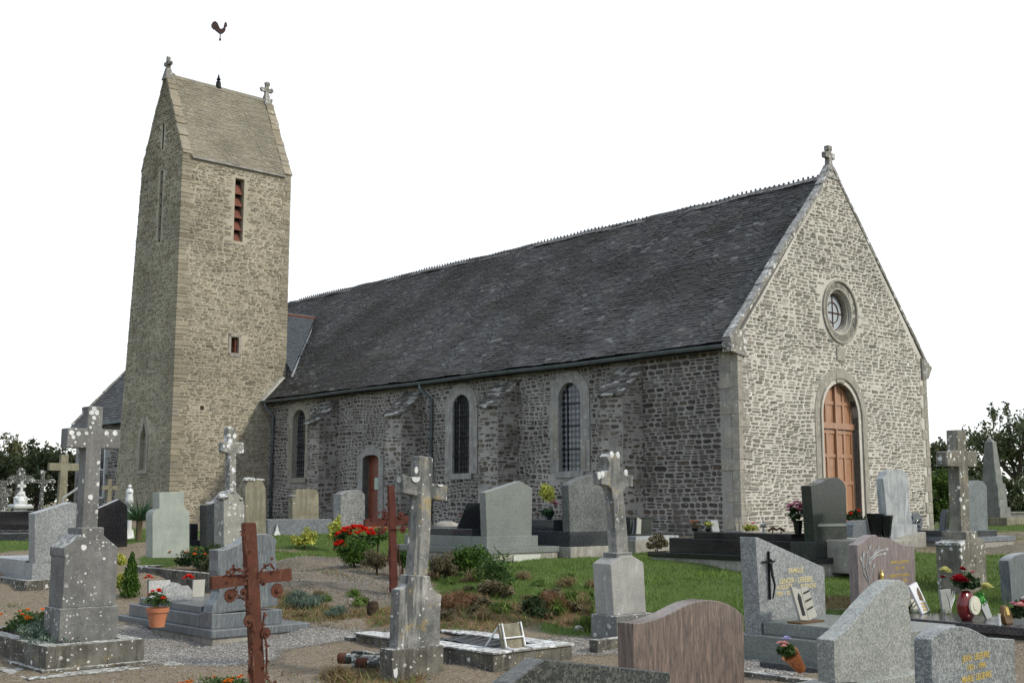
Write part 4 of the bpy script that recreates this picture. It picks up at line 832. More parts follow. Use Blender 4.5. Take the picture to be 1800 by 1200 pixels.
# C white marble monument with cross
S = SI['marbleC']; t = thing('marble_monument', 'small white marble monument topped by a little cross on rocks', 'monument', S.P); s = S.P.y/F; c = 18*s
mb = MB()
for r0, r1, za, zb in ((.24, .22, 0, .12), (.17, .17, .12, .28), (.15, .12, .28, .72), (.22, .24, .72, .78), (.22, .2, .78, .82)): mb.hexa([(c-r0, -r0, za), (c+r0, -r0, za), (c+r0, r0, za), (c-r0, r0, za)], [(c-r1, -r1, zb), (c+r1, -r1, zb), (c+r1, r1, zb), (c-r1, r1, zb)])
mb.build('pedestal', L_wmarb, t, .012)
mb = MB(); mb.blob((c, 0, .9), (.17, .15, .14), 9, 6, .25); mb.blob((c+.02, 0, 1.02), (.11, .09, .12), 8, 5, .25); mb.build('rocks', L_wmarb, t)
mb = MB(); mb.box(c-.03, c+.03, -.03, .03, 1.1, 1.38); mb.box(c-.10, c+.10, -.03, .03, 1.23, 1.29); mb.build('cross', L_wmarb, t, .006)
mb = MB(); [mb.box(c-.09, c+.09-.02*(i % 3), -.165, -.13, .62-i*.06, .635-i*.06) for i in range(6)]; mb.build('inscription', L_grey, t)
# D background crosses
def plain_cross(key, label, H_, aw, sw, az, mat, cat='stone cross', base=.3, th=.14, u=.1, cap=False, group='stone crosses beyond the graves'):
    S = SI[key]; t = thing('stone_cross', label, cat, S.P, group); mb = MB(); mb.hexa([(u-base, -base*.7, -.1), (u+base, -base*.7, -.1), (u+base, base*.9, -.1), (u-base, base*.9, -.1)], [(u-base*.7, -base*.5, .42), (u+base*.7, -base*.5, .42), (u+base*.7, base*.6, .42), (u-base*.7, base*.6, .42)]); mb.build('base', mat, t, .02)
    mb = MB(); k = sw*.5; mb.prism([(u-k*1.2, .4), (u+k*1.2, .4), (u+k, az-k), (u+aw, az-k), (u+aw, az+k), (u+k, az+k), (u+k, H_), (u-k, H_), (u-k, az+k), (u-aw, az+k), (u-aw, az-k), (u-k, az-k)], -.07, -.07+th); 
    if cap:
        for q in ((u, H_), (u-aw, az), (u+aw, az)): mb.blob((q[0], 0, q[1]), (.11, .09, .09), 8, 5, .2)
    mb.build('cross', mat, t, .012, ); return t
plain_cross('crossD4', 'tall plain grey cross standing behind the cross monument near the hedge', 1.95, .40, .20, 1.62, L_olive, base=.35, u=.3)
plain_cross('crossD1', 'weathered grey cross with lichen crusted arms at the far left edge', 1.80, .34, .26, 1.50, L_iron, cap=True, u=.25)
plain_cross('crossD2', 'dark slender cross with white lichen on its rounded arm tips by the hedge', 1.68, .34, .12, 1.40, L_iron, cap=True, u=.25, th=.08)
plain_cross('creamD6', 'small cream stone cross close to the chancel wall', 1.48, .27, .14, 1.18, L_olive, base=.22, u=.16)
S = Site(0, 922, Y=36); t = thing('stone_cross', 'squat grey cross at the very left edge beside the lichen crusted cross', 'stone cross', S.P, 'stone crosses beyond the graves'); mb = MB(); mb.prism([(-.2, -.1), (.3, -.1), (.22, .6), (.16, .85), (.3, .85), (.3, 1.1), (.14, 1.1), (.14, 1.35), (-.06, 1.35), (-.06, 1.1), (-.3, 1.1), (-.3, .85), (-.08, .85), (-.12, .6)], 0, .16); mb.build('cross', L_iron, t, .02)
# row of low dark graves behind them
for i, (px, py, z, w_, l_, lab) in enumerate(((0, 962, .62, 1.5, 2.2, 'low dark polished tomb at the far left behind the marble monument'), (40, 905, .95, 2.6, 1.2, 'long low mossy tomb under the far crosses'), (118, 950, .75, 1.1, 1.8, 'low grey tomb hidden behind the tall cross'))):
    S = Site(px, py, z); t = thing('tomb', lab, 'tomb', S.P); pbox('slab', t, 0, w_, 0, l_, .12, .3, (G_dark, L_iron, G_grey)[i], .01); pbox('footing', t, -.05, w_+.05, -.05, l_+.05, -.1, .12, L_dark, .01)
    if i == 0: pbox('stele', t, .1, w_-.1, l_-.2, l_, .3, .75, G_black, .01)
# railing by the chancel
S = Site(108, 925, .95); t = thing('handrail', 'pale metal handrail beside the chancel steps', 'handrail', S.P); mb = MB(); a, b = Vector((0, 0, .72)), Vector((.9, 0, 1.35)); mb.tube([a, b], .03, 6); mb.build('rail', M_greypl, t); mb = MB(); mb.tube([(0, 0, -.1), a], .025, 6); mb.build('post', M_greypl, t); mb = MB(); mb.tube([(.55, 0, -.1), (.55, 0, 1.1)], .025, 6); mb.build('post', M_greypl, t)
# E black gabled headstone
S, t, th = simple_stone('blackE', 'black polished headstone with a lopsided pointed top', [(169, 966), (169, 895), (210, 877), (224, 888), (224, 960)], 163, G_black)
pbox('slab', t, -.02, S.uz(226, 960)[0], .02+th, 2.2, .05, .25, G_black)
# statue on a white column
S = SI['statueE']; t = thing('statue', 'small white statue of a robed praying figure on a slim marble column', 'statue', S.P); s = S.P.y/F; c = 4*s
mb = MB(); mb.hexa([(c-.1, -.1, 0), (c+.1, -.1, 0), (c+.1, .1, 0), (c-.1, .1, 0)], [(c-.07, -.07, .2), (c+.07, -.07, .2), (c+.07, .07, .2), (c-.07, .07, .2)]); mb.lathe([(.06, .2), (.045, .7), (.08, .74), (.08, .78)], (c, 0, 0), 10); mb.build('column', L_wmarb, t)
mb = MB(); mb.lathe([(.10, .78), (.085, .9), (.07, 1.0), (.085, 1.06), (.07, 1.11), (.03, 1.14)], (c-.02, 0, 0), 12); mb.blob((c-.03, -.01, 1.18), .045, 10, 7); mb.blob((c-.03, -.07, 1.05), (.05, .035, .03), 8, 5); mb.build('figure', L_wmarb, t, smooth=True)
pbox('base', t, c-.17, c+.17, -.17, .17, -.15, .0, L_marb)
# F pale green shouldered stone
simple_stone('paleF', 'pale green grey headstone with square raised head and rounded shoulders', [(268, 980), (268, 905), (270, 899), (275, 895), (280, 894), (280, 865), (324, 864), (324, 892), (329, 895), (332, 899), (333, 905), (333, 980)], 256, G_pale, .008)
# hidden column and stones by the tower
S = SI['colI']; t = thing('marble_column', 'short white marble column with a flat cap in front of the tower', 'column', S.P); s = S.P.y/F; c = 11*s
mb = MB(); mb.hexa([(c-.12, -.12, -.1), (c+.12, -.12, -.1), (c+.12, .12, -.1), (c-.12, .12, -.1)], [(c-.08, -.08, .68), (c+.08, -.08, .68), (c+.08, .08, .68), (c-.08, .08, .68)]); mb.build('shaft', L_wmarb, t, .01); pbox('cap', t, c-.13, c+.13, -.13, .13, .68, .73, L_wmarb, .012)
S, t, th = simple_stone('darkL', 'narrow dark headstone with a curved top beside the white column', [(362, 966), (362, 887), (372, 885), (382, 880), (390, 872), (392, 960)], 351, G_dark)
p = thing('plaque', 'small black framed plaque on the tomb right of the pale green stone', 'plaque', atY(334, 949, S.P.y+.3)); mb = MB(); mb.hexa([(0, 0, 0), (.16, 0, 0), (.16, .04, 0), (0, .04, 0)], [(.03, .08, .3), (.19, .08, .3), (.19, .12, .3), (.03, .12, .3)]); mb.build('panel', G_black, p, .006); pbox('stand', p, -.05, .3, -.03, .2, -.25, 0, G_dark)
S, t, th = simple_stone('lichL', 'round shouldered headstone capped with thick white lichen', [(393, 972), (393, 880), (396, 872), (401, 865), (408, 862), (415, 864), (422, 871), (428, 880), (430, 888), (430, 968)], 376, L_pale, .012)
for px, py, q in ((396, 873, .1), (409, 866, .09), (404, 884, .06), (412, 893, .05), (424, 877, .05), (403, 900, .03)): mb = MB(); u, z = S.uz(px, py); mb.blob((u, .02 if py > 880 else .1, z), (q, .04 if py > 880 else .14, q*.6), 9, 6, .25); mb.build('lichen_crust', L_white, t)
S, t, th = simple_stone('tallK', 'broad old headstone with clipped corners and dark vertical streaks near the downpipe', [(431, 956), (431, 856), (437, 843), (457, 842), (463, 848), (467, 858), (468, 950)], 419, L_olive, .012)
mb = MB(); z = S.uz(445, 843)[1]; mb.blob((.12, .1, z), (.16, .12, .05), 10, 5, .2); mb.blob((.36, .1, z), (.1, .1, .03), 10, 5, .2); mb.build('lichen_crust', L_white, t)
# M lichen cross
S = SI['crossM']; t = thing('lichen_cross', 'grey stone cross blotched with big white lichen in front of the tower', 'stone cross', S.P)
pbox('base', t, -.2, .45, -.12, .4, -.1, .35, L_olive, .02)
prism('cross', t, S, [(403, 925), (404, 797), (392, 794), (392, 776), (402, 776), (401, 750), (415, 750), (416, 777), (429, 777), (429, 796), (415, 798), (416, 925)], .05, .2, L_white, .015)
# J low speckled tomb
S = SI['lowJ']; t = thing('tomb', 'low speckled blue granite tomb behind the olive headstone', 'tomb', S.P); z = S.uz(475, 913)[1]; pbox('slab', t, 0, S.uz(583, 930)[0], 0, 1.0, -.1, z, G_blue)
p = thing('small_ornament', 'tiny white pointed ornament standing on the low blue granite tomb', 'ornament', S.P+GV*.2+NV*-.06+Vector((0, 0, z*.25))); mb = MB(); mb.prism([(-.08, -.1), (.1, -.1), (.04, .03), (0, .16), (-.03, .03)], 0, .05); mb.build('ornament', L_wmarb, p, .006)
# olive stone
S, t, th = simple_stone('stoneH', 'olive brown headstone with stepped shoulders in front of the left nave window', [(514, 945), (514, 871), (519, 869), (521, 861), (533, 859), (545, 859), (557, 861), (560, 868), (561, 940)], 506, L_olive, .01)
mb = MB(); a, z = S.uz(514, 871); mb.box(a-.015, a+.09, -.02, th+.01, z-.02, z+.015); mb.build('cap_ledge', L_white, t, .01)
S, t, th = simple_stone('specI', 'round topped pale speckled granite headstone beside the small side door', [(599, 930), (599, 868), (604, 866), (611, 863), (622, 860.5), (631, 861), (637, 864), (641.5, 869), (642, 925)], 586, G_speck)
# G wavy grey tomb
S = SI['waveG']; t = thing('tomb', 'stepped blue grey granite tomb with a wave shaped headstone behind the rusty cross', 'tomb', S.P)
zf = S.uz(371, 1122)[1]; zl = S.uz(371, 1108)[1]; W1 = S.uz(545.5, 1098)[0]
pbox('footing', t, .03, W1-.03, .03, 2.35, -.2, zf, L_conc, .01); pbox('ledge', t, 0, W1, 0, 2.4, zf, zl, G_bluev, .008)
n = .14; zb = S.uz(371, 1079, n)[1]; u0 = S.uz(372, 1090, n)[0]; u1 = S.uz(496, 1080, n)[0]; mb = MB(); mb.box(u0, u1, n, .42, zl, zb); mb.build('plinth', G_bluev, t, .008)
pbox('slab', t, u0, u1, .425, 2.25, zl, zb-.02, G_bluev, .01); pbox('upper_slab', t, u0+.06, u1-.06, .5, 2.1, zb-.02, zb+.06, G_bluev, .01)
wave = [(371, 1079), (375, 1063), (383, 1053), (386, 1040), (384, 1020), (382, 1003), (383, 985), (382, 966), (392, 965.5), (406, 962), (420, 955.5), (433, 946), (444, 941), (455, 938), (468, 937.5), (478, 940), (487, 949), (484, 960), (484, 975), (487, 993), (489, 1030), (488, 1064)]
prism('headstone', t, S, wave, n+.01, .2, G_bluev, .008); SG = S; zG = zb+.06; uG0, uG1 = u0, u1
def plaque(label, P, pts, mat, th=.03, lean=.35, name='plaque', extra=None, rot=ROT, foot=True):
    p = thing(name, label, 'plaque', P, rot=rot); mb = MB(); mb.prism(pts, 0, th); o = mb.build('panel', mat, p, .004)
    for v in o.data.vertices: v.co.y += v.co.z*lean
    if foot:
        w = max(q[0] for q in pts); h = max(q[1] for q in pts)
        for x in (w*.25, w*.75): mb = MB(); mb.tube([(x, .03+h*.55*lean, h*.5), (x, .06+h*lean+.05, .0)], .006, 6); mb.build('support', M_iron, p)
    if extra: extra(p)
    return p
def at_local(S, u, n, z): return S.P+GV*u+NV*n+Vector((0, 0, z))
def seen(S, px, py, z): u, n = S.on(px, py, z); return at_local(S, u, n, z)
plaque('square grey memorial plaque on the wavy tomb, left of three', seen(SG, 262, 1050, zG), [(0, 0), (.30, 0), (.30, .2), (0, .2)], G_grey, lean=.3)
plaque('wavy topped grey memorial plaque on the wavy tomb, middle of three', seen(SG, 289, 1057, zG), [(0, 0), (.34, 0), (.37, .10), (.32, .17), (.25, .17), (.2, .2), (.12, .22), (.06, .18), (0, .16), (-.03, .08)], G_grey, lean=.25)
plaque('cream memorial plaque leaning back on the wavy tomb, right of three', seen(SG, 338, 1049, zG), [(0, 0), (.16, 0), (.22, .2), (.06, .2)], M_whitepl, lean=.5)
def flowers(par, c, R, k, r, mat, name='flower'):
    for _ in range(k):
        d = rdir(1)[0]; d[2] = abs(d[2])*.8+.2; p = [c[i]+R[i]*d[i] for i in range(3)]; mb = MB(); mb.rose(p, r*random.uniform(.7, 1.2)); mb.build(name, mat, par)
def potted(label, P, pr, ph, mat, lr, lmat, fmat, fk, fr, name='potted_plant', leaf=.02, up=.2, nl=320, fc=(0, 0, 0)):
    p = thing(name, label, 'potted plant', P); mb = MB(); mb.lathe([(pr*.7, 0), (pr*.94, ph*.76), (pr*1.06, ph*.77), (pr*1.1, ph), (pr*.96, ph), (pr*.92, ph*.88), (.01, ph*.88)], (0, 0, 0), 24); mb.build('pot', mat, p, smooth=False)
    foliage('foliage', clumpset(9, (lr, lr, lr*.7), (0, 0, ph+lr*.55), (.35, .55)), nl//9, leaf, lmat, p, .6)
    if fk: flowers(p, (fc[0], fc[1], ph+lr*.6+fc[2]), (lr*.9, lr*.9, lr*.8), fk, fr, fmat)
    return p
potted('terracotta pot with a red geranium on the edge of the grey stepped tomb', at_local(SG, *S.on(276, 1103, zl-.0), zl+.0) if 0 else seen(SG, 276, 1101, zl), .115, .21, M_terra, .14, M_leaf, M_redp, 5, .032)
for px, py, sz, lab in ((329, 1022, .055, 'bright red artificial flower behind the plaques of the wavy tomb'), (260, 1022, .035, 'small red artificial flower at the left plaque of the wavy tomb')):
    P = seen(SG, px, py+28, zG); p = thing('artificial_flower', lab, 'flower', P); mb = MB(); mb.tube([(0, 0, -.0), (0, .01, .22)], .006, 5); mb.build('stem', M_iron, p); flowers(p, (0, 0, .22), (.05, .05, .05), 7, sz*.7, M_redp)
# H flower bed behind
S = SI['bedH']; t = thing('planted_grave', 'old kerbed grave overgrown with grasses and little orange flowers behind the wavy tomb', 'grave', S.P); z = .30
kerb('kerb', t, 0, 1.15, -.05, 3.2, -.2, z, .12, L_dark, .015); pbox('earth', t, .1, 1.05, .1, 2.85, -.1, z-.05, M_soil, 0)
foliage('planting', clumpset(26, (.42, 1.3, .30), (.5, 1.7, z+.14), (.2, .35)), 90, .035, M_leafd, t, .35, .6); foliage('dry_planting', clumpset(16, (.45, .9, .3), (.5, .8, z+.1), (.25, .4)), 110, .045, M_brush, t, .15, 1.2)
flowers(t, (.4, 2.0, z+.2), (.4, .8, .12), 16, .03, M_orange)
# small conifer and variegated shrub left of it
def shrub(name, label, cat, P, clumps, per, size, mat, asp=.5, up=.3, stem=.15, group=None, extra=None):
    t = thing(name, label, cat, P, group); mb = MB(); mb.tube([(0, 0, -.1), (0.01, 0, stem)], [.02, .01], 6); mb.build('stem', M_soil, t); foliage('foliage', clumps, per, size, mat, t, asp, up)
    if extra: extra(t)
    return t
P = atz(229, 1049, .22)
cl = [((random.uniform(-.1, .1)*(1-z/.62), random.uniform(-.1, .1)*(1-z/.62), z), (.12*(1.15-z/.62), .12*(1.15-z/.62), .10)) for z in np.linspace(.06, .56, 26)]
shrub('dwarf_conifer', 'small upright bright green conifer beside the tall cross pedestal', 'shrub', P, cl, 170, .022, M_leafc, .4, 1.6)
P = atz(211, 1043, .2); shrub('variegated_shrub', 'yellow variegated bush squeezed behind the cross pedestal', 'shrub', P, clumpset(14, (.16, .16, .18), (0, 0, .14), (.3, .5))+clumpset(8, (.1, .1, .1), (0, .1, .5), (.4, .6)), 60, .03, M_leafy, .5)
# plants inside the tall cross kerb
P = at_local(SA, .1, 1.0, kA-.05); t = thing('flower_bed', 'orange marigolds and silvery lavender inside the kerb of the tall cross', 'flower bed', P)
pbox('earth', t, .07, uA-.27, -.8, .95, -.2, -.03, M_soil, 0)
foliage('lavender', clumpset(22, (.42, .55, .16), (.2, -.3, .08), (.22, .4)), 120, .03, M_leafb, t, .2, 1.0); foliage('marigold_leaves', clumpset(12, (.3, .4, .2), (.3, .5, .14), (.25, .4)), 60, .03, M_leaf, t, .35, .5)
for _ in range(14): mb = MB(); mb.rose((random.uniform(.0, .55), random.uniform(.1, .9), random.uniform(.14, .30)), .026); mb.build('marigold_flower', M_orange, t)
# yucca
P = atY(244, 938, 25.5); t = thing('yucca', 'spiky green yucca behind the pale green headstone', 'plant', P); n = 170; d = rdir(n); d[:, 2] = np.abs(d[:, 2])*.9+.12; d /= np.linalg.norm(d, axis=1, keepdims=True); b = np.cross(d, rdir(n)); b /= np.linalg.norm(b, axis=1, keepdims=True); L = RNG.uniform(.35, .62, n)[:, None]
quads('leaves', np.array([[0, 0, .28]])+d*L*.5, b*.016, d*L*.5, M_yucca, t); mb = MB(); mb.tube([(0, 0, -.2), (0, 0, .35)], .07, 8); mb.build('trunk', M_brush, t)

# ------------------------------------------------------------------ rusty crosses
def gear(mb, u, z, r, n, k=16):
    pts = []
    for i in range(k*2): a = PI*i/k; q = r*(1 if i % 2 else .80); pts.append((u+q*math.cos(a), z+q*math.sin(a)))
    mb.prism(pts, n, n+.012); mb.blob((u, n, z), (r*.42, .02, r*.42), 10, 5)
def rustcross(S, label, poly_post, poly_arm, ornaments, vine, mat, th):
    t = thing('iron_cross', label, 'iron cross', S.P); prism('post', t, S, poly_post, 0, th, mat, .012); prism('arm', t, S, poly_arm, .006, th-.012, mat, .004)
    for x, y, r in ornaments:
        u, z = S.uz(x, y); u2 = S.uz(x+r, y)[0]-u; mb = MB(); gear(mb, u, z, abs(u2)*1.15, -.012); mb.build('sunflower', mat, t)
    mb = MB(); pv = None
    for path in vine:
        pts = [(S.uz(x, y)[0], -.015+.02*math.sin(i*2.1), S.uz(x, y)[1]) for i, (x, y) in enumerate(path)]; mb.tube(pts, .007, 6)
        for i, p in enumerate(pts):
            for _ in range(4):
                a = random.uniform(0, 2*PI); q = random.uniform(.014, .03); c = Vector(p)+Vector((random.uniform(-.015, .015), 0, random.uniform(-.03, .03))); d = Vector((math.cos(a), random.uniform(-.6, .1), math.sin(a)))*q; e = Vector((-d.z, 0, d.x))*.5
                mb.add([c, c+d*.5+e, c+d, c+d*.5-e], [(0, 1, 2, 3)])
    mb.build('vine', mat, t); return t
rustcross(SI['rust1'], 'rusty orange iron cross with sunflower ornaments in the foreground', [(452, 1290), (475, 1290), (467, 1200), (457, 1030), (451, 921), (449, 918), (432, 918), (430, 921), (436, 1036), (446, 1200)],
    [(373, 1036), (439, 1027), (456, 1025), (513, 1020), (513, 998), (455, 1006), (437, 1008), (373, 1013)], [(404, 1046, 10), (486, 1037, 10), (437, 1090, 9), (466, 1112, 8), (427, 1040, 5), (462, 1024, 4)],
    [[(409, 1034), (418, 1045), (428, 1055), (436, 1068), (441, 1085), (444, 1105), (443, 1130), (445, 1150), (441, 1170), (443, 1195), (448, 1230), (452, 1260)], [(425, 934), (429, 950), (431, 975), (433, 1000)], [(395, 1010), (410, 998), (422, 1004), (434, 1010)], [(456, 1004), (465, 995), (472, 990), (480, 999)],
     [(463, 1075), (462, 1100), (464, 1130), (467, 1160), (468, 1190), (474, 1200), (470, 1230)], [(437, 1150), (438, 1180), (436, 1205), (442, 1230), (440, 1260)], [(405, 1010), (412, 1003), (418, 998)]], M_rust, .055)
rustcross(SI['rust2'], 'dark red iron cross with vines and flowers behind the leaning stone cross', [(687, 1041), (700, 1041), (698, 960), (696, 880), (693, 853), (683, 853), (684, 880), (686, 960)], [(641, 925), (685, 924), (697, 923), (724, 919), (724, 905), (696, 908), (685, 909), (641, 912)],
    [(676, 905, 5), (704, 905, 5), (672, 932, 5), (708, 930, 5)], [[(680, 885), (683, 900), (681, 920), (684, 950), (682, 980), (684, 1010), (685, 1030)], [(699, 960), (703, 990), (701, 1010), (700, 1030)], [(655, 910), (665, 902), (675, 895)], [(650, 930), (665, 935), (680, 928), (700, 930), (716, 925)]], M_rust2, .04)
# ------------------------------------------------------------------ leaning stone cross N
S = SI['crossN']; t = thing('leaning_cross', 'leaning streaky concrete cross on a mossy stepped pedestal in the middle foreground', 'stone cross', S.P)
th = S.nz(666, 1190)[0]; u1 = S.uz(780, 1196)[0]; z1 = S.uz(689, 1142)[1]
mb = MB(); mb.box(0, u1, 0, th, -.15, z1); mb.build('lower_block', L_dark, t, .015)
th2 = S.nz(677, 1140, S.uz(699, 1140)[0])[0]-.03
prism('pedestal', t, S, [(699, 1143), (703, 1036), (711, 1033), (716, 1026), (718, 1010), (757, 1012), (757, 1020), (762, 1034), (769, 1042), (777, 1045), (775, 1062), (773, 1145)], .03, th2*.85, L_cross, .012)
mb = MB(); a, z = S.uz(680, 1040, .1)[0]+.06, S.uz(703, 1036, .03)[1]; 
thc = .13; cr = [(726, 1012), (731, 950), (734, 871), (708, 866), (708, 833), (736, 842), (737.5, 801), (761.5, 803), (761, 849), (787, 853), (786, 881), (759, 876), (757, 950), (752, 1012)]
prism('cross', t, S, cr, .1, thc, L_cross, .014)
mb = MB(); u, z = S.uz(741, 842, .1); 
def disc(mb, px, py, r, n):
    u, z = S.uz(px, py, n); k = 18; mb.prism([(u+r*math.cos(2*PI*i/k), z+r*math.sin(2*PI*i/k)) for i in range(k)], n-.006, n+.004)
mb = MB(); mb.prism([(S.uz(730, 838, .1)[0]+.05*math.cos(a_), S.uz(730, 838, .1)[1]+.05*math.sin(a_)) for a_ in [PI+PI*i/10 for i in range(11)]], .088, .098); mb.prism([(S.uz(731, 828, .1)[0]+.02*math.cos(2*PI*i/12), S.uz(731, 826, .1)[1]+.032*math.sin(2*PI*i/12)) for i in range(12)], .09, .098); mb.build('lichen_rosette', L_wmarb, t)
mb = MB(); mb.prism([(S.uz(773, 851, .1)[0]+.035*math.cos(a_), S.uz(773, 851, .1)[1]+.02*math.sin(a_)) for a_ in [PI+PI*i/10 for i in range(11)]], .088, .098); mb.build('lichen_rosette', L_wmarb, t)
mb = MB(); disc(mb, 673, 1180, .028, .0); u, z = S.uz(691, 1185); mb = MB(); mb.prism([(.02, z-.02), (.045, z-.035), (.06, z), (.055, z+.06), (.035, z+.045), (.01, z+.05)], -.004, .003); mb.build('lichen_patch', L_wmarb, t)
# ------------------------------------------------------------------ kerbed grave M
S = SI['frameM']; t = thing('kerbed_grave', 'low concrete kerbed grave filled with dark gravel behind the leaning cross', 'grave', S.P); z = S.uz(867, 1150)[1]; u1 = S.uz(1006, 1150)[0]; L = S.nz(625, 1120)[0]
kerb('kerb', t, 0, u1, 0, L, -.15, z, .2, L_dark, .012); pbox('end_block', t, -.04, .2, L+.01, L+.16, -.1, z*.8, L_dark, .012)
pbox('bed', t, .19, u1-.19, .19, L-.19, -.1, z-.05, M_soil, 0); pebbles('gravel', t, .22, u1-.22, .22, L-.22, z-.045, 1500, M_darkpeb, .014)
mb = MB(); mb.box(-.02, u1+.02, -.02, .24, z, z+.022); mb.box(-.02, .24, .245, L+.02, z, z+.02); mb.box(u1-.24, u1+.02, .245, L+.02, z, z+.02); mb.build('lichened_top', L_white, t, .008)
for i in range(5): mb = MB(); a = random.uniform(.35, u1-.6); b = .5+i*.16; mb.hexa([(a, b, z-.03), (a+.35, b+.05, z-.03), (a+.36, b+.15, z-.03), (a, b+.12, z-.03)], [(a, b, z+.0), (a+.35, b+.05, z+.03), (a+.34, b+.15, z+.02), (a, b+.12, z+.01)]); mb.build('slate_fragment', G_dark, t, .008)
P = at_local(S, S.uz(885, 1136, .1)[0], .1, z+.02); p = thing('plaque_stand', 'weathered plaque on a white metal easel on the kerbed grave', 'plaque', P); w = S.uz(925, 1136, .1)[0]-S.uz(885, 1136, .1)[0]
mb = MB(); mb.prism([(0, 0), (w, 0), (w+.03, .22), (.03, .22)], 0, .03); o = mb.build('panel', L_olive, p, .004)
for v in o.data.vertices: v.co.y += v.co.z*.45
for x in (.02, w-.03): mb = MB(); mb.tube([(x+.04, .09, .23), (x, -.02, .02), (x, -.14, .005)], .009, 6); mb.tube([(x+.04, .12, .22), (x+.02, .3, .005)], .009, 6); mb.build('easel_leg', M_white, p)
mb = MB(); mb.tube([(0.02, .02, .1), (w-.01, .02, .1)], .008, 6); mb.build('easel_bar', M_white, p)
# fallen pipes
P = atz(600, 1172, .03); p = thing('fallen_pipes', 'fallen corroded metal tubes lying crosswise on the earth', 'pipes', P, rot=0)
mb = MB(); mb.tube([(-.03, .12, .07), (.42, -.02, .06)], .05, 14); mb.build('tube', L_iron, p, smooth=False); mb = MB(); mb.tube([(.12, -.12, .06), (.36, -.14, .06)], .045, 14); mb.build('tube', L_iron, p)
mb = MB(); mb.tube([(-.04, .124, .07), (.04, .10, .07)], .053, 14); mb.build('rusty_collar', M_rust, p); mb = MB(); mb.tube([(.16, -.122, .06), (.27, -.13, .06)], .048, 14); mb.build('rusty_collar', M_rust, p); mb = MB(); mb.tube([(.08, .14, .12), (.2, .06, .13), (.32, .05, .11), (.42, .02, .12)], .018, 8); mb.tube([(.12, -.08, .1), (.1, .04, .1), (.16, .12, .11)], .016, 8); mb.build('bracket', L_iron, p)

# ------------------------------------------------------------------ graves, middle
# O pediment tomb
S = SI['pedO']; t = thing('tomb', 'green granite tomb with a lopsided gable shaped headstone in the middle of the lawn edge', 'tomb', S.P)
n = .22; zl = S.uz(857, 966)[1]-.0; zf = S.uz(860, 974)[1]; W1 = S.uz(983, 960)[0]; L = 2.5
pbox('footing', t, .03, W1-.02, .02, L, -.3, zf, L_conc, .012); pbox('ledge', t, 0, W1, 0, L+.05, zf, zl+.02, G_green, .006)
mb = MB(); mb.box(.55, 1.15, -.0, .028, -.15, zf-.03); mb.build('whitewash', M_whitewash, t, .003)
zb = S.uz(855, 943, n)[1]; u0 = S.uz(855, 950, n)[0]; u1 = S.uz(945, 945, n)[0]; pbox('plinth', t, u0, u1, n-.01, n+.38, zl+.02, zb, G_green); pbox('slab', t, u0, u1, n+.385, L-.1, zl+.02, zb+.0, G_green, .008); pbox('upper_slab', t, u0+.04, u1-.08, n+.42, L-.25, zb, zb+.12, G_dark, .012)
th = .15; prism('headstone', t, S, [(856, 943), (853, 865), (914.7, 845), (935.7, 857), (934.5, 943)], n+.02, th, G_green, .006); SO = S; zO = zb+.12
P = at_local(SO, u0+.06, n+.55, zO); p = thing('leaning_plaque', 'thin black plaque leaning back beside the gable shaped headstone', 'plaque', P); mb = MB(); mb.hexa([(0, .25, .0), (.5, .25, .0), (.5, .28, .0), (0, .28, .0)], [(0, 0, .42), (.5, 0, .42), (.5, .03, .42), (0, .03, .42)]); mb.build('panel', G_dark, p, .004); mb = MB(); mb.tube([(.0, .28, .0), (.5, .28, .0)], .012, 6); mb.build('foot', M_greypl, p)
# graves by the nave wall
P = atY(828, 932, 24); potted('pot of dense red begonias on the grass strip by the nave wall', P, .12, .12, M_plastic, .2, M_leaf, M_redp, 46, .04)
P = atY(784, 934, 23); t = thing('boulder', 'pale sandy boulder on the grass strip by the nave wall', 'stone', P); mb = MB(); mb.blob((0, 0, .1), (.27, .2, .11), 14, 8, .06); mb.build('stone', L_conc, t, smooth=True)
# P round topped dark tomb
S = SI['roundP']; t = thing('tomb', 'dark speckled tomb whose headstone curves up to the right, behind the small cross', 'tomb', S.P)
z0 = S.uz(1002, 961)[1]; z1 = S.uz(1002, 934)[1]; z2 = S.nz(960, 913)[1]; W1 = S.uz(1078, 955)[0]
pbox('footing', t, -.02, W1+.1, -.03, 2.0, -.25, z0, L_conc, .015); pbox('plinth', t, 0, W1, 0, .4, z0, z1, G_dark); pbox('lower_slab', t, 0, W1, .405, 1.95, z0, z1, G_dark); pbox('upper_slab', t, .03, W1-.1, .42, 1.85, z1, z2, G_dark)
prism('headstone', t, S, [(1002, 936), (999, 853), (1009, 846), (1020, 840), (1032, 836), (1045, 834), (1055, 838), (1064, 848), (1068, 860), (1067, 934)], .02, .17, G_speck2, .006)
P = at_local(S, .25, .75, z2); p = thing('flower_vase', 'yellow lilies and pink flowers in a green wrapping on the dark speckled tomb', 'flowers', P)
foliage('foliage', clumpset(9, (.16, .16, .2), (-.02, 0, .42), (.4, .6)), 60, .035, M_leafy, p, .3, .8); foliage('wrapping', clumpset(5, (.14, .1, .08), (-.04, 0, .12), (.5, .7)), 40, .05, M_yucca, p, .6); mb = MB(); mb.lathe([(.05, 0), (.08, .16), (.07, .16), (.01, .1)], (0, 0, 0), 12); mb.build('vase', M_plastic, p); flowers(p, (.12, 0, .24), (.07, .06, .08), 8, .05, M_pinkp)
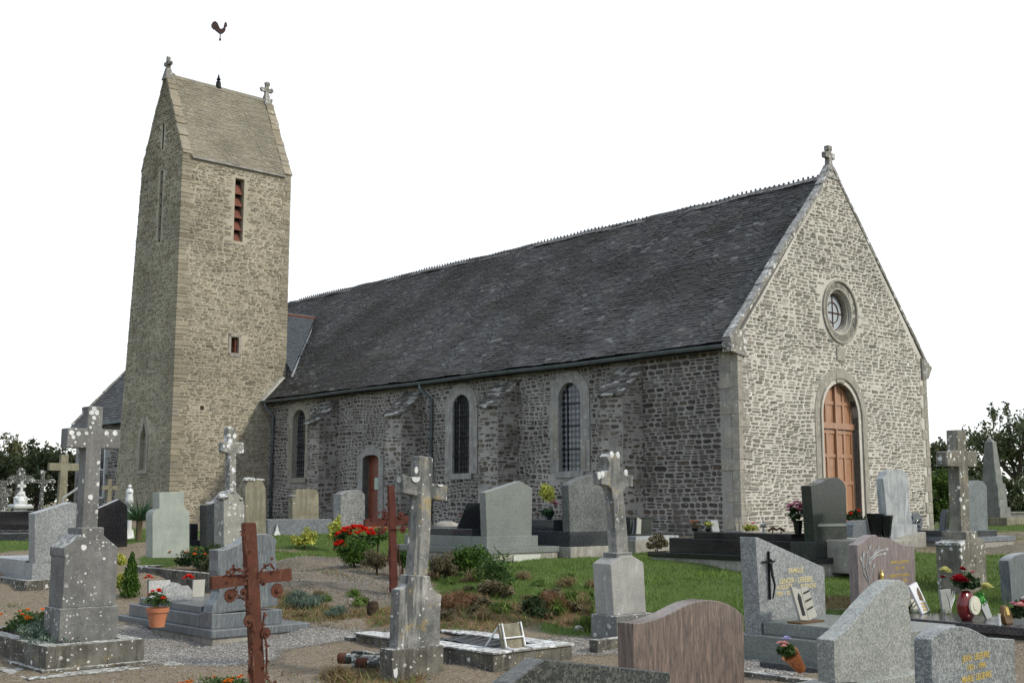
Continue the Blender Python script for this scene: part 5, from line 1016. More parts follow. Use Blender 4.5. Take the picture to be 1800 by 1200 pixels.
# Q small cross on a pale pedestal
S = SI['crossQ']; t = thing('pedestal_cross', 'slim grey cross with three white lichen rosettes on a smooth pale pedestal', 'stone cross', S.P)
z1 = S.uz(1081, 1082)[1]; th = .30; u1 = S.uz(1138, 1079)[0]
mb = MB(); mb.box(-.02, u1+.06, -.03, th+.05, -.2, z1); mb.build('lower_block', L_grey, t, .012)
n = .03; a = S.uz(1079, 1084, n)[0]; b = S.uz(1136, 1080, n)[0]; a2, zs = S.uz(1073.5, 989, n); b2, zs2 = S.uz(1131.5, 990, n); zs = (zs+zs2)/2; c = (a2+b2)/2; zt = S.uz(1100, 976, n)[1]
mb = MB(); mb.prism([(a, z1), (b, z1), (b2, zs), (c+.08, zt), (c-.08, zt), (a2, zs)], n, n+th-.03); mb.build('pedestal', L_pale2, t, .012)
mb = MB(); u0_, z_ = S.uz(1070, 985, .05); mb.box(c-.13, c+.13, .07, .27, zt-.05, S.uz(1090, 971, .06)[1]); mb.build('neck', L_grey, t, .01)
cr = [(1085, 972), (1078, 880), (1076, 862), (1071, 853), (1058, 851), (1057, 830), (1070, 827), (1072, 815), (1067, 802), (1073, 797), (1086, 796), (1091, 800), (1090, 815), (1093, 828), (1102, 834), (1112, 835), (1113, 855), (1100, 856), (1095, 866), (1099, 890), (1106, 972)]
prism('cross', t, S, cr, .1, .13, L_cross, .012)
for px, py in ((1059, 834), (1053, 836), (1100, 831), (1075, 799), (1086, 800)): mb = MB(); u, z = S.uz(px, py, .1); mb.blob((u, .1, z), (.03, .012, .04), 10, 6, .12); mb.build('lichen_rosette', L_wmarb, t)
# R low grave
S = SI['lowR']; t = thing('tomb', 'low grey tomb with a small green glazed box against the gable corner', 'tomb', S.P)
pbox('base', t, -.25, 1.2, 0, 1.6, -.15, .22, L_conc, .012); pbox('white_edge', t, -.2, 1.0, .02, 1.5, .22, .28, L_marb); pbox('box', t, -.05, .55, .3, 1.3, .28, .6, G_deep, .008); pbox('lid', t, -.08, .58, .28, 1.32, .6, .63, G_deep, .006)
for px in (1112, 1119): plaque(('pale' if px > 1115 else 'dark')+' little plaque leaning beside the green glazed box', atY(px, 938, S.P.y+.15), [(0, 0), (.12, 0), (.2, .26), (.1, .3)], M_whitepl if px > 1115 else G_dark, lean=.2, foot=False)
P = atz(1155, 978, .62); shrub('rose_bush', 'brownish rose bush beside the black tomb ledge', 'shrub', P, clumpset(22, (.24, .24, .2), (0, 0, .22), (.2, .4)), 34, .026, M_brush, .5, .2)
# S black tomb
S = SI['blackS']; t = thing('tomb', 'big black polished tomb with an S curved headstone before the church door', 'tomb', S.P)
zf = S.uz(1435, 991)[1]; zl = S.uz(1435, 981)[1]; L = S.nz(1138, 975)[0]; n = .1; W1 = 1.35
pbox('footing', t, .03, W1-.05, .04, L-.06, -.2, zf, L_conc, .012); pbox('ledge', t, 0, W1, 0, L, zf, zl, G_black, .008)
zb = S.uz(1434, 952, n)[1]; u0 = S.uz(1432, 970, n)[0]; u1 = S.uz(1497, 965, n)[0]; L1 = S.nz(1176, 950, u0)[0]; z2 = zb+(S.nz(1219, 933, u0+.05)[1]-S.nz(1219, 945, u0+.05)[1]); L2 = S.nz(1219, 933, u0+.05)[0]
pbox('plinth', t, u0, u1, n, n+.42, zl, zb, G_deep); pbox('lower_slab', t, u0, u1, n+.425, L1, zl, zb, G_black, .008); pbox('upper_slab', t, u0+.05, u1-.1, n+.43, L2, zb, z2, G_black, .012)
prism('headstone', t, S, [(1432, 953), (1425, 853), (1435, 851), (1443, 848), (1451, 843), (1458, 840), (1468, 838.5), (1476, 840.5), (1483, 847), (1487, 857), (1489, 951)], n+.02, .17, G_deep, .006)
mb = MB(); a, z = S.uz(1437, 923, n+.02); b, _ = S.uz(1486, 923, n+.02); mb.box(a, b, n+.0, n+.03, z-.02, z+.02); mb.build('band', G_green, t, .003); SS = S; zS = z2; uS0 = u0+.05
def onS(px, py, du=.0): 
    n_, z_ = SS.nz(px, py, uS0+.12+du); return at_local(SS, uS0+.12+du, n_, zS)
P = onS(1403, 935); p = thing('flower_pot', 'tall black pot of pink and white flowers beside the S curved black headstone', 'potted plant', P); mb = MB(); mb.lathe([(.05, 0), (.075, .2), (.085, .2), (.07, .17)], (0, 0, 0), 16); mb.build('pot', M_plastic, p); foliage('foliage', clumpset(7, (.13, .13, .15), (-.02, 0, .3), (.4, .6)), 40, .03, M_leafd, p); flowers(p, (-.05, 0, .30), (.11, .1, .18), 12, .05, M_pinkp); flowers(p, (-.03, -.03, .24), (.08, .07, .05), 6, .04, M_whp, 'white_flower')
potted('little potted yellow green plant at the end of the black slab', onS(1245, 936), .05, .05, M_plastic, .1, M_leafy, None, 0, 0, leaf=.02, nl=200)
potted('small dark flower bowl near the foot of the black slab', onS(1222, 936), .06, .05, M_plastic, .09, M_brush, M_orange, 3, .02, leaf=.02, nl=160)
plaque('square grey plaque on the black slab near its foot', onS(1253, 936), [(0, 0), (.18, 0), (.18, .18), (0, .18)], M_greypl, lean=.2)
P = onS(1298, 935); p = thing('praying_hands', 'pale sculpture of two raised hands on the black slab', 'ornament', P)
for k, x in enumerate((-.045, .045)):
    mb = MB(); mb.prism([(x-.03, 0), (x+.03, 0), (x+.036, .13), (x-.034, .13)], -.02, .02)
    for j, (q, h) in enumerate(((-.026, .075), (-.009, .10), (.009, .105), (.026, .08))): mb.tube([(x+q, 0, .12), (x+q*1.05, -.005, .12+h*.6), (x+q*.95, .0, .12+h)], [.0095, .009, .006], 8)
    mb.tube([(x+.03*(1 if k else -1), -.01, .05), (x+.055*(1 if k else -1), -.02, .10), (x+.052*(1 if k else -1), -.02, .14)], [.013, .011, .007], 8); mb.build('hand', L_conc, p, .004)
pbox('stand', p, -.1, .1, -.05, .07, -.0, .02, G_grey, .004)
P = onS(1320, 935); p = thing('flower_arrangement', 'dry posy of cream and red flowers between the hands and the candle holder', 'flowers', P); foliage('foliage', clumpset(6, (.14, .1, .06), (0, 0, .08), (.4, .6)), 40, .03, M_leafy, p); flowers(p, (0, 0, .12), (.1, .08, .05), 6, .03, M_salm)
P = onS(1342, 934); p = thing('candle_holder', 'pointed grey candle holder on the black slab', 'ornament', P); mb = MB(); mb.lathe([(.05, 0), (.02, .02), (.015, .08), (.05, .11), (.05, .13), (.012, .14), (.004, .24)], (0, 0, 0), 14); mb.build('holder', M_greypl, p)
P = onS(1365, 934); p = thing('low_ornament', 'low wavy dark bronze ornament on the black slab', 'ornament', P); mb = MB(); mb.tube([(-.2, 0, .04), (-.1, 0, .09), (0, 0, .05), (.1, 0, .08), (.2, 0, .03)], .018, 8); mb.tube([(-.1, 0, 0), (-.1, 0, .08)], .01, 6); mb.tube([(.12, 0, 0), (.12, 0, .08)], .01, 6); mb.build('ornament', M_bronze, p)

# ------------------------------------------------------------------ graves, right
# T headstone with slanting top, crucifix and family name
S = SI['lenT']; t = thing('tomb', 'grey granite tomb with a diagonally cut headstone bearing a dark crucifix and a family inscription', 'tomb', S.P)
zb = S.uz(1338, 1114)[1]; u1 = S.uz(1451, 1089)[0]; zt1 = S.nz(1342, 1095, 0)[1]
z_up = zb+.13; pbox('base', t, -.10, u1+.12, -1.6, .28, -.2, zb, G_green, .01); pbox('slab', t, .02, u1-.02, -1.5, -.02, zb, z_up, G_green, .012)
th = S.nz(1309, 1100)[0] if False else .2
prism('headstone', t, S, [(1338, 1116), (1328, 943.5), (1333, 944), (1448, 996), (1449.5, 1002), (1452, 1092)], 0, th, G_grey, .007)
def ins(S, t, rows, n, mat, size):
    for tx, px, py, k in rows: u, z = S.uz(px, py, n); text(tx, t, u, n-.0015, z, size*k, mat)
ins(S, t, [('FAMILLE', 1399, 1006, 1.1), ('LENOIR - LEREBEL', 1400, 1023, 1.15), ('AUGUSTE', 1379, 1034.5, .95), ('BLANCHE', 1421, 1032.5, .95), ('1909 - 1976', 1379, 1046, .95)], 0, M_goldpale, .068)
mb = MB(); c = lambda x, y: S.uz(x, y, -.01); u, z = c(1350, 975); _, zt = c(1349, 968); _, zb_ = c(1351, 1053); mb.box(u-.007, u+.007, -.03, -.006, zb_, zt); ua, za = c(1339, 987); ub, _ = c(1361, 987); mb.box(ua, ub, -.028, -.008, za-.007, za+.007); cr_ = mb.build('crucifix', M_iron, t, .002)
mb = MB(); mb.tube([(ua+.02, -.04, za+.02), (u, -.045, za-.03), (ub-.02, -.04, za+.02)], [.004, .006, .004], 8); mb.tube([(u, -.045, za-.02), (u+.01, -.05, za-.14), (u+.035, -.06, za-.24), (u+.012, -.045, za-.38)], [.013, .014, .011, .006], 10); mb.blob((u-.005, -.05, za+.015), (.012, .012, .016), 10, 7); mb.build('figure', M_iron, cr_, smooth=True)
ST = S; P = at_local(S, S.uz(1392, 1040, -.3)[0]-.0, -.42, z_up)
p = thing('book_plaque', 'open white stone book with a dark Madonna and raised script on the slanting top tomb', 'book ornament', P)
mb = MB(); mb.box(-.12, .42, -.05, .16, 0, .025); mb.build('base', M_bronze, p, .004)
def lean(o, k):
    for v in o.data.vertices: v.co.y += v.co.z*k
mb = MB(); mb.prism([(-.06, .05), (.12, .03), (.09, .42), (-.09, .46)], -.02, .02); lean(mb.build('page', M_whitepl, p, .006), .25)
mb = MB(); mb.prism([(.125, .03), (.33, .07), (.27, .45), (.095, .42)], -.02, .02); lean(mb.build('page', M_whitepl, p, .006), .25)
mb = MB(); mb.prism([(.0, .1), (.06, .1), (.05, .25), (.055, .33), (.02, .38), (-.015, .32), (-.01, .22)], -.03, -.021); lean(mb.build('relief_figure', M_iron, p, .003), .25)
for i in range(3): mb = MB(); z = .36-i*.1; mb.tube([(.13+.02*j, -.03, z+.016*(j % 2)+.004*j) for j in range(8)], .006, 6); lean(mb.build('script', M_iron, p), .25)
p.scale = (.78, .78, .78)
# kerb and basket in front of it
S = SI['kerbL']; t = thing('kerb_grave', 'gravel filled grave with long grey kerbs below the slanting top tomb', 'grave', S.P)
mb = MB(); mb.box(0, .12, -3.2, .3, -.1, .06); mb.build('kerb', L_dark, t, .01); mb = MB(); mb.box(.62, .74, -3.2, .3, -.1, .07); mb.build('kerb', G_dark, t, .01); pebbles('gravel', t, .13, .6, -3.0, .25, .0, 900, M_pebble, .016); pbox('bed', t, .12, .62, -3.1, .28, -.12, .0, M_soil, 0)
P = seen(S, 1393, 1187, .07); p = thing('basket', 'overturned shiny copper cone basket of small artificial flowers on the gravel grave', 'flowers', P); ax = Vector((-.55, .1, .6)).normalized()
mb = MB(); mb.tube([Vector((.14, 0, .04)), Vector((.14, 0, .04))+ax*.2], [.045, .085], 14); o = mb.build('cone', M_copper, p, smooth=False); c = Vector((.14, 0, .04))+ax*.25
foliage('foliage', [(tuple(c), (.08, .08, .06))], 130, .025, M_leaf, p); flowers(p, tuple(c+Vector((-.06, 0, .02))), (.05, .05, .05), 4, .03, M_salm); mb = MB(); mb.rose(tuple(c+Vector((.0, 0, .1))), .04); mb.build('lilac_flower', M_lilac, p)
# U marble headstone in front of the gable
S = SI['marbU']; t = thing('headstone', 'tall white marble headstone with stepped shoulders beside the big orange door', 'headstone', S.P)
mb = MB(); a0, zz0 = S.uz(1566, 965); b0, _ = S.uz(1629, 962); za = S.uz(1566, 950)[1]; zb2 = S.uz(1628, 934)[1]; mb.prism([(0, -.2), (b0, -.2), (b0, zb2-.0), (0, za)], 0, .9); mb.build('footing', L_conc, t, .015)
n = .12; a, z0 = S.uz(1564, 943, n); b, z1 = S.uz(1612, 918, n); pbox('plinth', t, a, b, n, n+.35, za-.1, (S.uz(1566, 925, n)[1]+z1)/2, L_marb, .012)
th = .18; prism('stele', t, S, [(1562, 940), (1552.5, 841), (1556, 836), (1559.5, 829), (1567.6, 825), (1586, 825), (1591, 830.6), (1596, 831), (1599, 887), (1604, 920)], n+.05, th, L_marb, .014)
# V brown headstone with ear of wheat engraving and its loaded slab
S = SI['brownV']; t = thing('tomb', 'brown polished tomb whose headstone has a carved spray of leaves and gold lettering', 'tomb', S.P)
th = S.nz(1490, 1000)[0]; pts = [(1512, 1094), (1507, 957.5), (1516, 953), (1526, 944), (1533, 940), (1540, 939.5), (1544, 944.5), (1555, 944), (1567, 947), (1578, 953), (1584, 957), (1608, 959), (1611, 1090)]
prism('headstone', t, S, pts, 0, th, G_brown, .006); u1 = S.uz(1609, 1040)[0]; z_top = S.nz(1680, 1092, 0)[1]; z_a = S.nz(1598, 1082, 0)[1]; n_end = S.nz(1815, 1106, 0)[0]
pbox('slab', t, -.0, u1+.12, n_end-1.0, -.02, z_top-.10, z_top, G_brownd, .012); pbox('under_slab', t, -.0+.05, u1+.1, n_end-.9, -.03, z_top-.2, z_top-.104, G_dark, .008); pbox('base', t, -.12, u1+.25, n_end-1.1, .2, -.3, z_top-.2, G_brownd, .01)
ins(S, t, [('MARCEL JOURDAN', 1582, 989.5, 1), ('1921 - 1985', 1582, 1000, .95), ('GEORGETTE JOURDAN', 1581, 1012.5, .92), ('- 2006', 1590, 1022, .95)], 0, M_gold, .05)
mb = MB()
for path in ([(1528, 1026), (1519, 1010), (1515, 990), (1518, 970)], [(1528, 1026), (1524, 1004), (1528, 982), (1545, 968), (1560, 964)], [(1528, 1026), (1522, 1000), (1524, 972), (1530, 958)], [(1520, 1000), (1514, 988), (1512, 978)], [(1526, 990), (1540, 976), (1556, 972)], [(1527, 1020), (1533, 1000), (1536, 990)], [(1526, 995), (1536, 974), (1545, 960)]):
    q = [(S.uz(x, y)[0], -.003, S.uz(x, y)[1]) for x, y in path]; mb.tube(q, [.004]+[.009]*(len(q)-2)+[.003], 6)
    e = Vector(q[-1]); d = (e-Vector(q[-2])).normalized(); s_ = Vector((-d.z, 0, d.x))*.022; mb.add([e-d*.07+Vector((0, -.004, 0)), e-d*.03+s_+Vector((0, -.004, 0)), e+d*.02+Vector((0, -.004, 0)), e-d*.03-s_+Vector((0, -.004, 0))], [(0, 1, 2, 3)])
mb.build('carved_spray', L_marb, t)
mb = MB(); u, z = S.uz(1546, 1010); mb.box(u-.03, u+.03, -.04, 0, z-.07, z-.05); mb.lathe([(.02, -.05), (.025, 0), (.012, .03)], (u, -.03, z), 8); mb.blob((u, -.03, z+.045), .015, 8, 6); mb.build('gilt_figure', M_gold, t)
SV = S; zV = z_top
def onV(px, py, u=None):
    a, n_ = SV.on(px, py, zV); return at_local(SV, a, n_, zV)
mary = lambda p: (lambda mb: (mb.prism([(.05, .16), (.13, .15), (.12, .24), (.1, .30), (.07, .29), (.05, .24)], -.006, 0), lean(mb.build('relief', M_bronze, p), .35), [lean((lambda m2: (m2.box(.05, .15, -.006, 0, .04+.035*i, .06+.035*i), m2.build('gold_strip', M_gold, p))[1])(MB()), .35) for i in range(3)]))(MB())
plaque('tilted white plaque with a gold Madonna relief on the brown tomb', onV(1622, 1079), [(0, 0), (.2, .03), (.13, .36), (-.07, .32)], M_whitepl2, lean=.35, extra=mary)
plaque('small framed cream picture lying behind the tilted white plaque', onV(1606, 1076), [(0, 0), (.15, 0), (.15, .15), (0, .15)], M_cream, lean=.2)
def eng(p):
    mb = MB(); [mb.tube([(.12, -.006, .05), (.10+.03*i, -.006, .16), (.02+.055*i, -.006, .26)], [.004, .008, .002], 5) for i in range(5)]; mb.build('engraving', M_whp, p)
plaque('dark grey plaque with a white engraved plant beside the red vase', onV(1662, 1078), [(-.05, 0), (.16, 0), (.16, .28), (-.1, .28)], M_greypl, lean=.0, extra=eng)
P = onV(1700, 1090); p = thing('round_vase', 'round wine red vase with a cream disc holding big roses', 'vase', P, rot=ROT-.1); mb = MB(); mb.lathe([(.05, 0), (.075, .0), (.125, .07), (.14, .15), (.13, .23), (.09, .30), (.06, .325), (.06, .30)], (0, 0, 0), 28); o = mb.build('vase_body', M_redglaze, p, smooth=True)
for v in o.data.vertices: v.co.y *= .6
mb = MB(); mb.tube([(.03, -.078, .17), (.03, -.098, .17)], [.105, .10], 28); mb.build('disc', M_cream, p); mb = MB(); mb.tube([(.03, -.097, .17), (.03, -.104, .17)], [.055, .05], 24); mb.build('inner_disc', M_cream, p)
foliage('rose_leaves', clumpset(10, (.2, .14, .14), (.02, 0, .42), (.35, .55)), 28, .032, M_leafd, p, .6)
def bigrose(px, py, r, mat, nm):
    mb = MB(); u, z = SV.uz(px, py, (P-SV.P).dot(NV)-.06); lu = u-(P-SV.P).dot(GV); c = (lu, -.06, z-zV)
    for k in range(3): mb.rose((c[0]+random.uniform(-.15, .15)*r, c[1]-r*.2*k, c[2]+random.uniform(-.2, .2)*r), r*(1-.15*k))
    mb.rose((c[0], c[1]-r*.6, c[2]-r*.2), r*.8); mb.build(nm, mat, p)
bigrose(1668, 1002, .058, M_yelp, 'yellow_rose'); bigrose(1688, 1016, .09, M_dredp, 'red_rose'); bigrose(1694, 999, .035, M_dredp, 'red_rose'); bigrose(1727, 1028, .07, M_yelp, 'yellow_rose'); bigrose(1708, 1004, .028, M_salm, 'pink_bud'); bigrose(1665, 1013, .03, M_dredp, 'red_bud')
P = onV(1737, 1088); p = thing('plaque', 'heart shaped grey plaque with green wrapping next to the red vase', 'plaque', P); mb = MB(); mb.prism([(-.02, .0), (.12, .02), (.1, .2), (.05, .19), (-.02, .2), (-.07, .12)], 0, .03); lean(mb.build('panel', M_greypl, p, .008), .25); foliage('wrapping', clumpset(7, (.12, .03, .12), (.0, .08, .18), (.4, .6)), 40, .035, M_greenfoil, p, .7)
P = onV(1757, 1099); p = thing('candle', 'small white candle tube on the brown slab', 'candle', P); mb = MB(); mb.lathe([(.014, 0), (.014, .10), (.01, .105)], (0, 0, 0), 12); mb.build('tube', M_whitepl2, p); mb = MB(); mb.lathe([(.016, 0), (.016, .02)], (0, 0, .105), 12); mb.build('cap', M_cream, p)
P = onV(1660, 1085); p = thing('cross_ornament', 'tiny silver standing ornament on the brown slab', 'ornament', P); mb = MB(); mb.lathe([(.02, 0), (.008, .01), (.008, .05), (.016, .06), (.004, .09)], (0, 0, 0), 10); mb.build('ornament', M_greypl, p)
P = onV(1775, 1097); p = thing('bronze_book', 'rough bronze book ornament with a gilt label', 'book ornament', P); mb = MB(); mb.prism([(-.06, 0), (.12, .0), (.13, .1), (.09, .19), (-.02, .2), (-.07, .1)], 0, .06); lean(mb.build('block', M_bronze, p, .02), .2); mb = MB(); mb.box(-.02, .04, -.01, 0, .1, .18); lean(mb.build('label_plate', M_gold, p), .2)
P = onV(1795, 1093); p = thing('rose_bunch', 'low bunch of salmon, red and white artificial roses at the right edge', 'flowers', P); foliage('foliage', clumpset(8, (.22, .14, .12), (0, 0, .12), (.35, .5)), 30, .035, M_leafd, p)
for c, r, m_ in (((-.12, -.05, .2), .06, M_salm), ((-.02, -.08, .22), .075, M_dredp), ((.14, -.06, .2), .065, M_salm), ((.08, -.02, .26), .04, M_whp), ((.2, -.1, .12), .05, M_whp), ((.05, -.1, .1), .04, M_whp), ((-.18, 0, .22), .03, M_pinkp)):
    mb = MB(); mb.rose(c, r); mb.rose((c[0], c[1]-r*.5, c[2]-r*.1), r*.8); mb.build('rose', m_, p)
# W, X, Y, Z foreground stones seen close
S = SI['waveW']; t = thing('headstone', 'large pale speckled granite headstone whose top climbs to a rounded peak', 'headstone', S.P); zb = S.uz(1467, 1196)[1]
prism('stele', t, S, [(1468, 1200), (1465.5, 1125), (1483, 1111), (1496, 1098), (1509, 1083), (1520, 1069), (1532, 1056), (1544, 1043), (1555, 1032), (1567, 1022.5), (1575, 1019.5), (1583, 1019), (1590, 1022), (1596, 1030), (1600, 1041), (1600, 1055), (1597, 1066), (1598, 1075), (1601, 1088), (1603, 1195)], 0, S.nz(1435, 1122, S.uz(1465.5, 1125)[0])[0], G_bold, .006)
u1 = S.uz(1606, 1190)[0]; pbox('base', t, -.06, u1+.1, -.04, .3, -.1, zb-.04, G_bold, .01)
S = SI['roundX']; t = thing('headstone', 'blue speckled granite headstone with a soft hump and gold names, right foreground', 'headstone', S.P)
prism('stele', t, S, [(1641, 1260), (1637, 1124), (1643, 1117.5), (1650, 1112), (1658, 1107), (1666, 1103.5), (1675, 1101), (1684, 1100), (1694, 1100.7), (1704, 1103), (1712, 1106.5), (1720, 1110.5), (1728, 1115), (1734, 1118), (1741, 1120.5), (1748, 1121.7), (1784, 1123), (1787, 1260)], 0, S.nz(1606, 1122, S.uz(1637, 1124)[0])[0], G_bold2, .006)
pbox('base', t, -.15, 1.2, -1.8, .4, -.2, S.uz(1640, 1250)[1], G_grey, .01)
ins(S, t, [('JEAN  LELIEVRE', 1716, 1158, 1), ('1921 - 1994', 1716, 1175, .95), ('MARIE  LELIEVRE', 1717, 1194, 1)], 0, M_gold, .056)
S = SI['pinkY']; t = thing('headstone', 'wide pink brown veined headstone with a wavy top, centre right foreground', 'headstone', S.P)
prism('stele', t, S, [(1116, 1260), (1113, 1094.7), (1126, 1094), (1139, 1091.5), (1151, 1088), (1163, 1084), (1175, 1079), (1187, 1073), (1200, 1066), (1213, 1060), (1224, 1056.5), (1235, 1054.7), (1245, 1054), (1256, 1054.7), (1266, 1056.5), (1277, 1060), (1285, 1064), (1293, 1069), (1300, 1075), (1307, 1082), (1310, 1260)], 0, S.nz(1085, 1094, S.uz(1113, 1094)[0])[0], G_pink, .007)
pbox('base', t, -.1, 1.25, -.1, 1.2, -.2, .02, G_pink, .01)
S = SI['darkZ']; t = thing('headstone', 'dark speckled headstone with a slanted left shoulder at the bottom edge', 'headstone', S.P)
prism('stele', t, S, [(870, 1400), (872, 1232), (899, 1200), (956, 1158.7), (1178, 1181.5), (1181, 1400)], 0, S.nz(925, 1151.5, S.uz(956, 1158.7)[0])[0], G_darksp, .006)
# AB right edge
S = SI['stoneAB']; t = thing('headstone', 'green grey veined headstone with an arched top at the right edge', 'headstone', S.P); prism('stele', t, S, [(1780, 1070), (1773, 985), (1777, 981), (1785, 976), (1795, 972.5), (1808, 971), (1822, 973), (1835, 980), (1842, 1060)], 0, S.nz(1755, 986, S.uz(1773, 985)[0])[0], G_bluev, .006)
# AC tall cross at the right
S = SI['crossAC']; t = thing('leaning_pedestal_cross', 'tall brown grey cross with lichen spots on a split pedestal at the right', 'stone cross', S.P)
prism('pedestal', t, S, [(1692, 1048), (1688, 957), (1692, 952), (1698, 949), (1698, 934), (1718, 933), (1719, 946), (1727, 947), (1732, 954), (1736, 1044)], 0, .36, L_acr, .012)
prism('cross', t, S, [(1690, 936), (1686, 820), (1666, 819), (1665, 793), (1684, 792), (1683, 755), (1698, 755), (1699, 792), (1718, 793), (1718, 820), (1702, 820), (1706, 935)], .08, .17, L_acr, .012)
mb = MB(); u, z = S.uz(1688, 957); mb.box(u-.02, u+.12, -.015, .37, z-.02, z+.03); mb.build('lichened_cap', L_white, t, .012)
# AD blue grey headstone and slab
S = SI['blueAD']; t = thing('tomb', 'blue green headstone with a pointed arch top on a dark slab behind the brown cross', 'tomb', S.P)
zf = S.uz(1712, 953)[1]; zl = S.uz(1712, 944)[1]; L = 2.0; u1 = S.uz(1784, 948)[0]; pbox('footing', t, -.1, u1-.05, 0, L, -.15, zf, L_conc, .012); pbox('ledge', t, -.15, u1, -.02, L+.05, zf, zl, G_blue, .006); zb = S.uz(1717, 932, .15)[1]; ub = S.uz(1753, 935, .15)[0]
pbox('slab', t, -.1, ub, .15, L, zl, zb, G_dark, .008); prism('headstone', t, S, [(1703, 934), (1702, 854), (1706, 851), (1711, 848), (1719, 843.5), (1727, 845), (1731, 849), (1734.5, 854), (1737, 934)], .25, .18, G_bluegreen, .008)
S2 = S; P = atY(1661, 935, S.P.y+1.2); p = thing('leaning_plaque', 'dark pointed slab leaning on the tomb left of the brown cross', 'plaque', P); mb = MB(); mb.prism([(0, 0), (.2, 0), (.24, .45), (.2, .5), (.12, .45), (.05, .3)], 0, .14); mb.build('panel', G_dark, p, .015)
P = atY(1627, 963, 26.5); t = thing('tomb', 'dark polished tomb slab between the church corner and the brown cross', 'tomb', P); pbox('slab', t, 0, .9, 0, 1.6, .0, .42, G_dark, .01); pbox('ledge', t, -.1, 1.0, -.1, 1.7, -.3, 0, G_dark, .01)
P = atY(1606, 936, 26.0); p = thing('round_plaque', 'round grey carved plaque leaning at the foot of the church corner', 'plaque', P); k = 20; mb = MB(); mb.prism([(.19+.24*math.cos(2*PI*i/k)+(.06 if i == 9 else 0), .24+.21*math.sin(2*PI*i/k)) for i in range(k)], 0, .05); mb.build('panel', G_bluev, p, .01); mb = MB(); mb.tube([(.08, -.02, .2), (.16, -.02, .28), (.24, -.02, .22), (.3, -.02, .3)], .012, 6); mb.tube([(.12, -.02, .1), (.2, -.02, .16), (.3, -.02, .12)], .01, 6); mb.build('relief', G_dark, p); pbox('base', p, -.5, .5, -.05, .8, -.25, .02, L_conc, .01)
# AE obelisk
S = SI['obelAE']; t = thing('obelisk', 'tapering grey stone obelisk on a two tier pedestal by the right hedge', 'obelisk', S.P); sc = S.P.y/F
def zpx(y): return S.uz(1762, y)[1]
z0, z1, z2, z3, z4 = zpx(909), zpx(891), zpx(849), zpx(777), zpx(769)
def tier(mb, a0, a1, za, zb): mb.hexa([(-a0, -a0, za), (a0, -a0, za), (a0, a0, za), (-a0, a0, za)], [(-a1, -a1, zb), (a1, -a1, zb), (a1, a1, zb), (-a1, a1, zb)])
for nm, a0, a1, za, zb in (('plinth', .72, .72, -.3, z0), ('base', .36, .36, z0, z1), ('pedestal', .30, .28, z1, z2), ('shaft', .23, .13, z2, z3)):
    mb = MB(); tier(mb, a0, a1, za, zb); 
    if nm == 'shaft': tier(mb, .13, .01, z3, z4)
    o = mb.build(nm, L_olive if nm == 'plinth' else L_grey2, t, .01)
    for v in o.data.vertices: v.co.x -= .02; v.co.y += .3
# AG small dark stones behind the brown headstone, with two black vases
S = SI['darkAG']; t = thing('headstone', 'small dark slate headstone leaning beside two black vases', 'headstone', S.P); prism('stele', t, S, [(1500, 975), (1500, 922), (1504, 916), (1510, 914), (1516, 916), (1524, 913), (1530, 917), (1533, 960)], 0, .22, G_blue, .01); pbox('base', t, -.2, .9, -.3, .6, -.2, .05, L_conc, .01)
for (px, py, w, h, lab) in ((1540, 948, .135, .37, 'wider black faceted vase behind the brown headstone'), (1558, 950, .11, .36, 'slimmer black vase with a foot, right of the wider one')):
    P = atY(px, py, 17.4); p = thing('vase', lab, 'vase', P, 'black vases'); mb = MB(); mb.lathe([(w*.7, 0), (w*.7, .02), (w*.55, .06), (w*.62, .08), (w, h), (w*1.04, h), (w*1.04, h+.015), (w*.9, h+.015), (w*.8, h*.7)], (0, 0, 0), 10); mb.build('body', M_plastic, p)
P = atY(1549, 958, 17.4); t = thing('grave_slab', 'low stone slab carrying the black vases', 'grave', P); pbox('slab', t, -.6, .6, -.2, .9, -.4, .08, L_conc, .02)
P = atY(1500, 912, 27.6); shrub('flower_clump', 'small clump with red flowers at the foot of the orange door', 'shrub', P+Vector((0, 0, -.25)), clumpset(14, (.4, .3, .22), (0, 0, .3), (.25, .45)), 50, .035, M_leafd, .6, extra=lambda t: flowers(t, (0, -.1, .35), (.25, .1, .12), 5, .05, M_redp))
# kerb round the slim cross, stone ball
S = SI['crossQ']; P = at_local(S, -.55, -.25, 0); t = thing('low_kerb', 'low mossy concrete kerb at the foot of the slim pedestal cross', 'kerb', P); mb = MB(); mb.box(0, 1.6, 0, .12, -.1, .1); mb.build('kerb', L_dark, t, .01)
P = atz(1017, 1117, .12); t = thing('stone_ball', 'small grey round stone in the weeds left of the slim pedestal cross', 'stone', P); mb = MB(); mb.blob((0, 0, .05), .065, 14, 9); mb.build('ball', L_grey, t, smooth=True)
# slate stele hidden behind the cross pedestals keeps its own kerb
# ------------------------------------------------------------------ shrubs and flowers in the cemetery
def flat_flowers(par, R, c, k, r, mat, name='flower'): return flowers(par, c, R, k, r, mat, name)
def mound(name, label, px, py, z, R, mat, size, per=60, k=22, asp=.4, up=.5, cat='shrub', extra=None, group=None):
    P = atz(px, py, z); return shrub(name, label, cat, P, clumpset(k, R, (0, 0, R[2]*.75), (.28, .45), -.5), per, size, mat, asp, up, R[2]*.7, group, extra)
mound('conifer_mound', 'low bright green conifer mound under the red geraniums', 622, 994, .62, (.30, .26, .25), M_leafc, .022, 130, 26)
mound('heather', 'brownish heather between the green mound and the dark red cross', 662, 1000, .6, (.26, .22, .18), M_brush, .02, 110, 22)
mound('conifer_mound', 'small green conifer mound just right of the dark red cross', 728, 1003, .6, (.24, .2, .22), M_leafc, .022, 120, 20)
